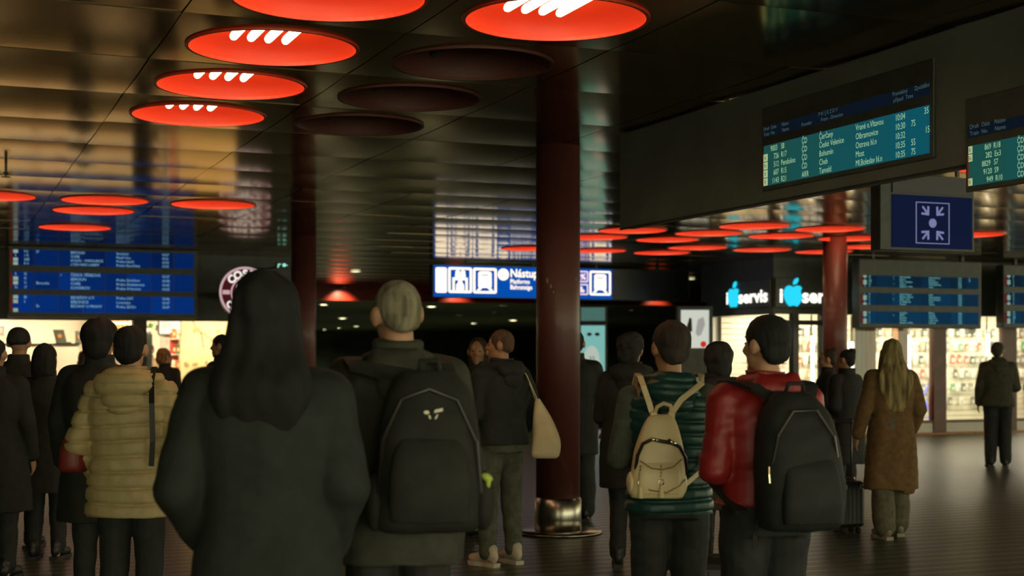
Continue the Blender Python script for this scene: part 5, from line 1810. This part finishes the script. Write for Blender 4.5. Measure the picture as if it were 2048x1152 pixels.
# red shoulder bag of the beige coat
b = worn('red_bag', 'dark red bag hanging at the left hip of the beige coat', 'handbag', P_puffer)
M_rbag = mat('dark_red_leather', (.20, .022, .012), .45, var=.15, scale=8)
blob('pouch', [loft(spline_rings([(-.305, .02, .975, .06, .10), (-.305, .02, 1.0, .075, .13), (-.30, .02, 1.12, .07, .125), (-.29, .02, 1.19, .045, .10)], 4), 24, 3)], .008, M_rbag, b, 2)
MB().ribbon([(-.275, .08, 1.19), (-.20, .14, 1.30), (-.05, .17, 1.40), (.12, .06, 1.525), (.135, -.03, 1.54), (.15, -.13, 1.47), (.165, -.18, 1.35), (.17, -.18, 1.15), (.16, -.17, 1.02)], (1, 0, 0), .028, .006).build('shoulder_strap', M_zip, b)
MB().tube([(-.29, -.05, 1.185), (-.29, -.03, 1.24), (-.29, .05, 1.25), (-.29, .09, 1.185)], .008, 8).build('handle', M_rbag, b, smooth=True)

# suitcases
def suitcase(label, px, d, w, h, t, turn, hz, ext):
    o = thing('suitcase', label, 'suitcase', at(px, d), -TH + math.radians(turn), 'rolling suitcases')
    m = mat('black_shell', (.016, .017, .016), .4, var=.15, scale=6)
    MB().box(-w / 2, w / 2, -t / 2, t / 2, .055, .055 + h, .035).build('shell', m, o, smooth=False)
    for k in range(5):
        x = -w / 2 + w * (k + 1) / 6
        MB().box(x - .008, x + .008, -t / 2 - .006, -t / 2 + .004, .10, h, .003).build('rib', m, o)
    MB().tube([(-w / 2 - .001, 0, .1), (-w / 2 - .001, 0, h), (-w / 2 + .04, 0, h + .057), (w / 2 - .04, 0, h + .057), (w / 2 + .001, 0, h), (w / 2 + .001, 0, .1)], .004, 6).build('zip', M_zip, o)
    for sx_ in (-1, 1):
        for sy_ in (-1, 1):
            wh = MB()
            wh.tube([(sx_ * (w / 2 - .05) - .014, sy_ * (t / 2 - .045), .026), (sx_ * (w / 2 - .05) + .014, sy_ * (t / 2 - .045), .026)], .026, 14)
            wh.build('wheel', M_zip, o)
    mm = mat('handle_grey', (.12, .12, .11), .35, .6)
    hd = MB()
    hd.tube([(-ext, t / 2 - .03, h + .04), (-ext, t / 2 - .03, hz), (ext, t / 2 - .03, hz), (ext, t / 2 - .03, h + .04)], .009, 8)
    hd.build('pull_handle', mm, o, smooth=True)
    MB().box(-ext - .01, ext + .01, t / 2 - .05, t / 2 - .01, hz - .018, hz + .018, .008).build('grip', M_zip, o)
    MB().tube([(-.07, -.01, h + .055), (-.06, -.01, h + .085), (.06, -.01, h + .085), (.07, -.01, h + .055)], .009, 8).build('carry_handle', mat('shiny_metal', (.75, .7, .5), .15, 1.0), o, smooth=True)
    for sx_ in (-1, 1):
        MB().box(sx_ * .08 - .015, sx_ * .08 + .015, -t / 2 - .004, -t / 2 + .01, h - .02, h + .03, .004).build('buckle', mat('shiny_metal', (.75, .7, .5), .15, 1.0), o)
    return o


suitcase('black upright suitcase with shiny top fittings left of the camel coat', 1694, 12.4, .25, .40, .20, 20, .97, .09)
o = thing('suitcase', 'dark suitcase with a thin raised handle at the bottom edge right of the green vest', 'suitcase', at(1450, 7.7), -TH, 'rolling suitcases')
m = mat('black_shell', (.016, .017, .016), .4)
zt8 = zat(1118, 7.7)
MB().box(-.17, .17, -.13, .13, .05, zt8, .04).build('shell', m, o)
for k in range(4):
    x = -.17 + .34 * (k + 1) / 5
    MB().box(x - .007, x + .007, -.136, -.12, .09, zt8 - .05, .003).build('rib', m, o)
for sx_ in (-1, 1):
    for sy_ in (-1, 1):
        MB().tube([(sx_ * .13 - .014, sy_ * .10, .025), (sx_ * .13 + .014, sy_ * .10, .025)], .025, 14).build('wheel', M_zip, o)
MB().tube([(-.065, .09, zt8 - .02), (-.065, .09, zat(960, 8.0)), (-.02, .09, zat(958, 8.0)), (.02, .09, zat(958, 8.0)), (.03, .09, zat(962, 8.0)), (.03, .09, zt8 - .02)], .011, 8).build('pull_handle', mat('handle_grey', (.12, .12, .11), .35, .6), o, smooth=True)
MB().tube([(-.11, -.02, zt8 - .01), (-.10, -.02, zt8 + .025), (.0, -.02, zt8 + .025), (.01, -.02, zt8 - .01)], .009, 8).build('carry_handle', M_zip, o, smooth=True)
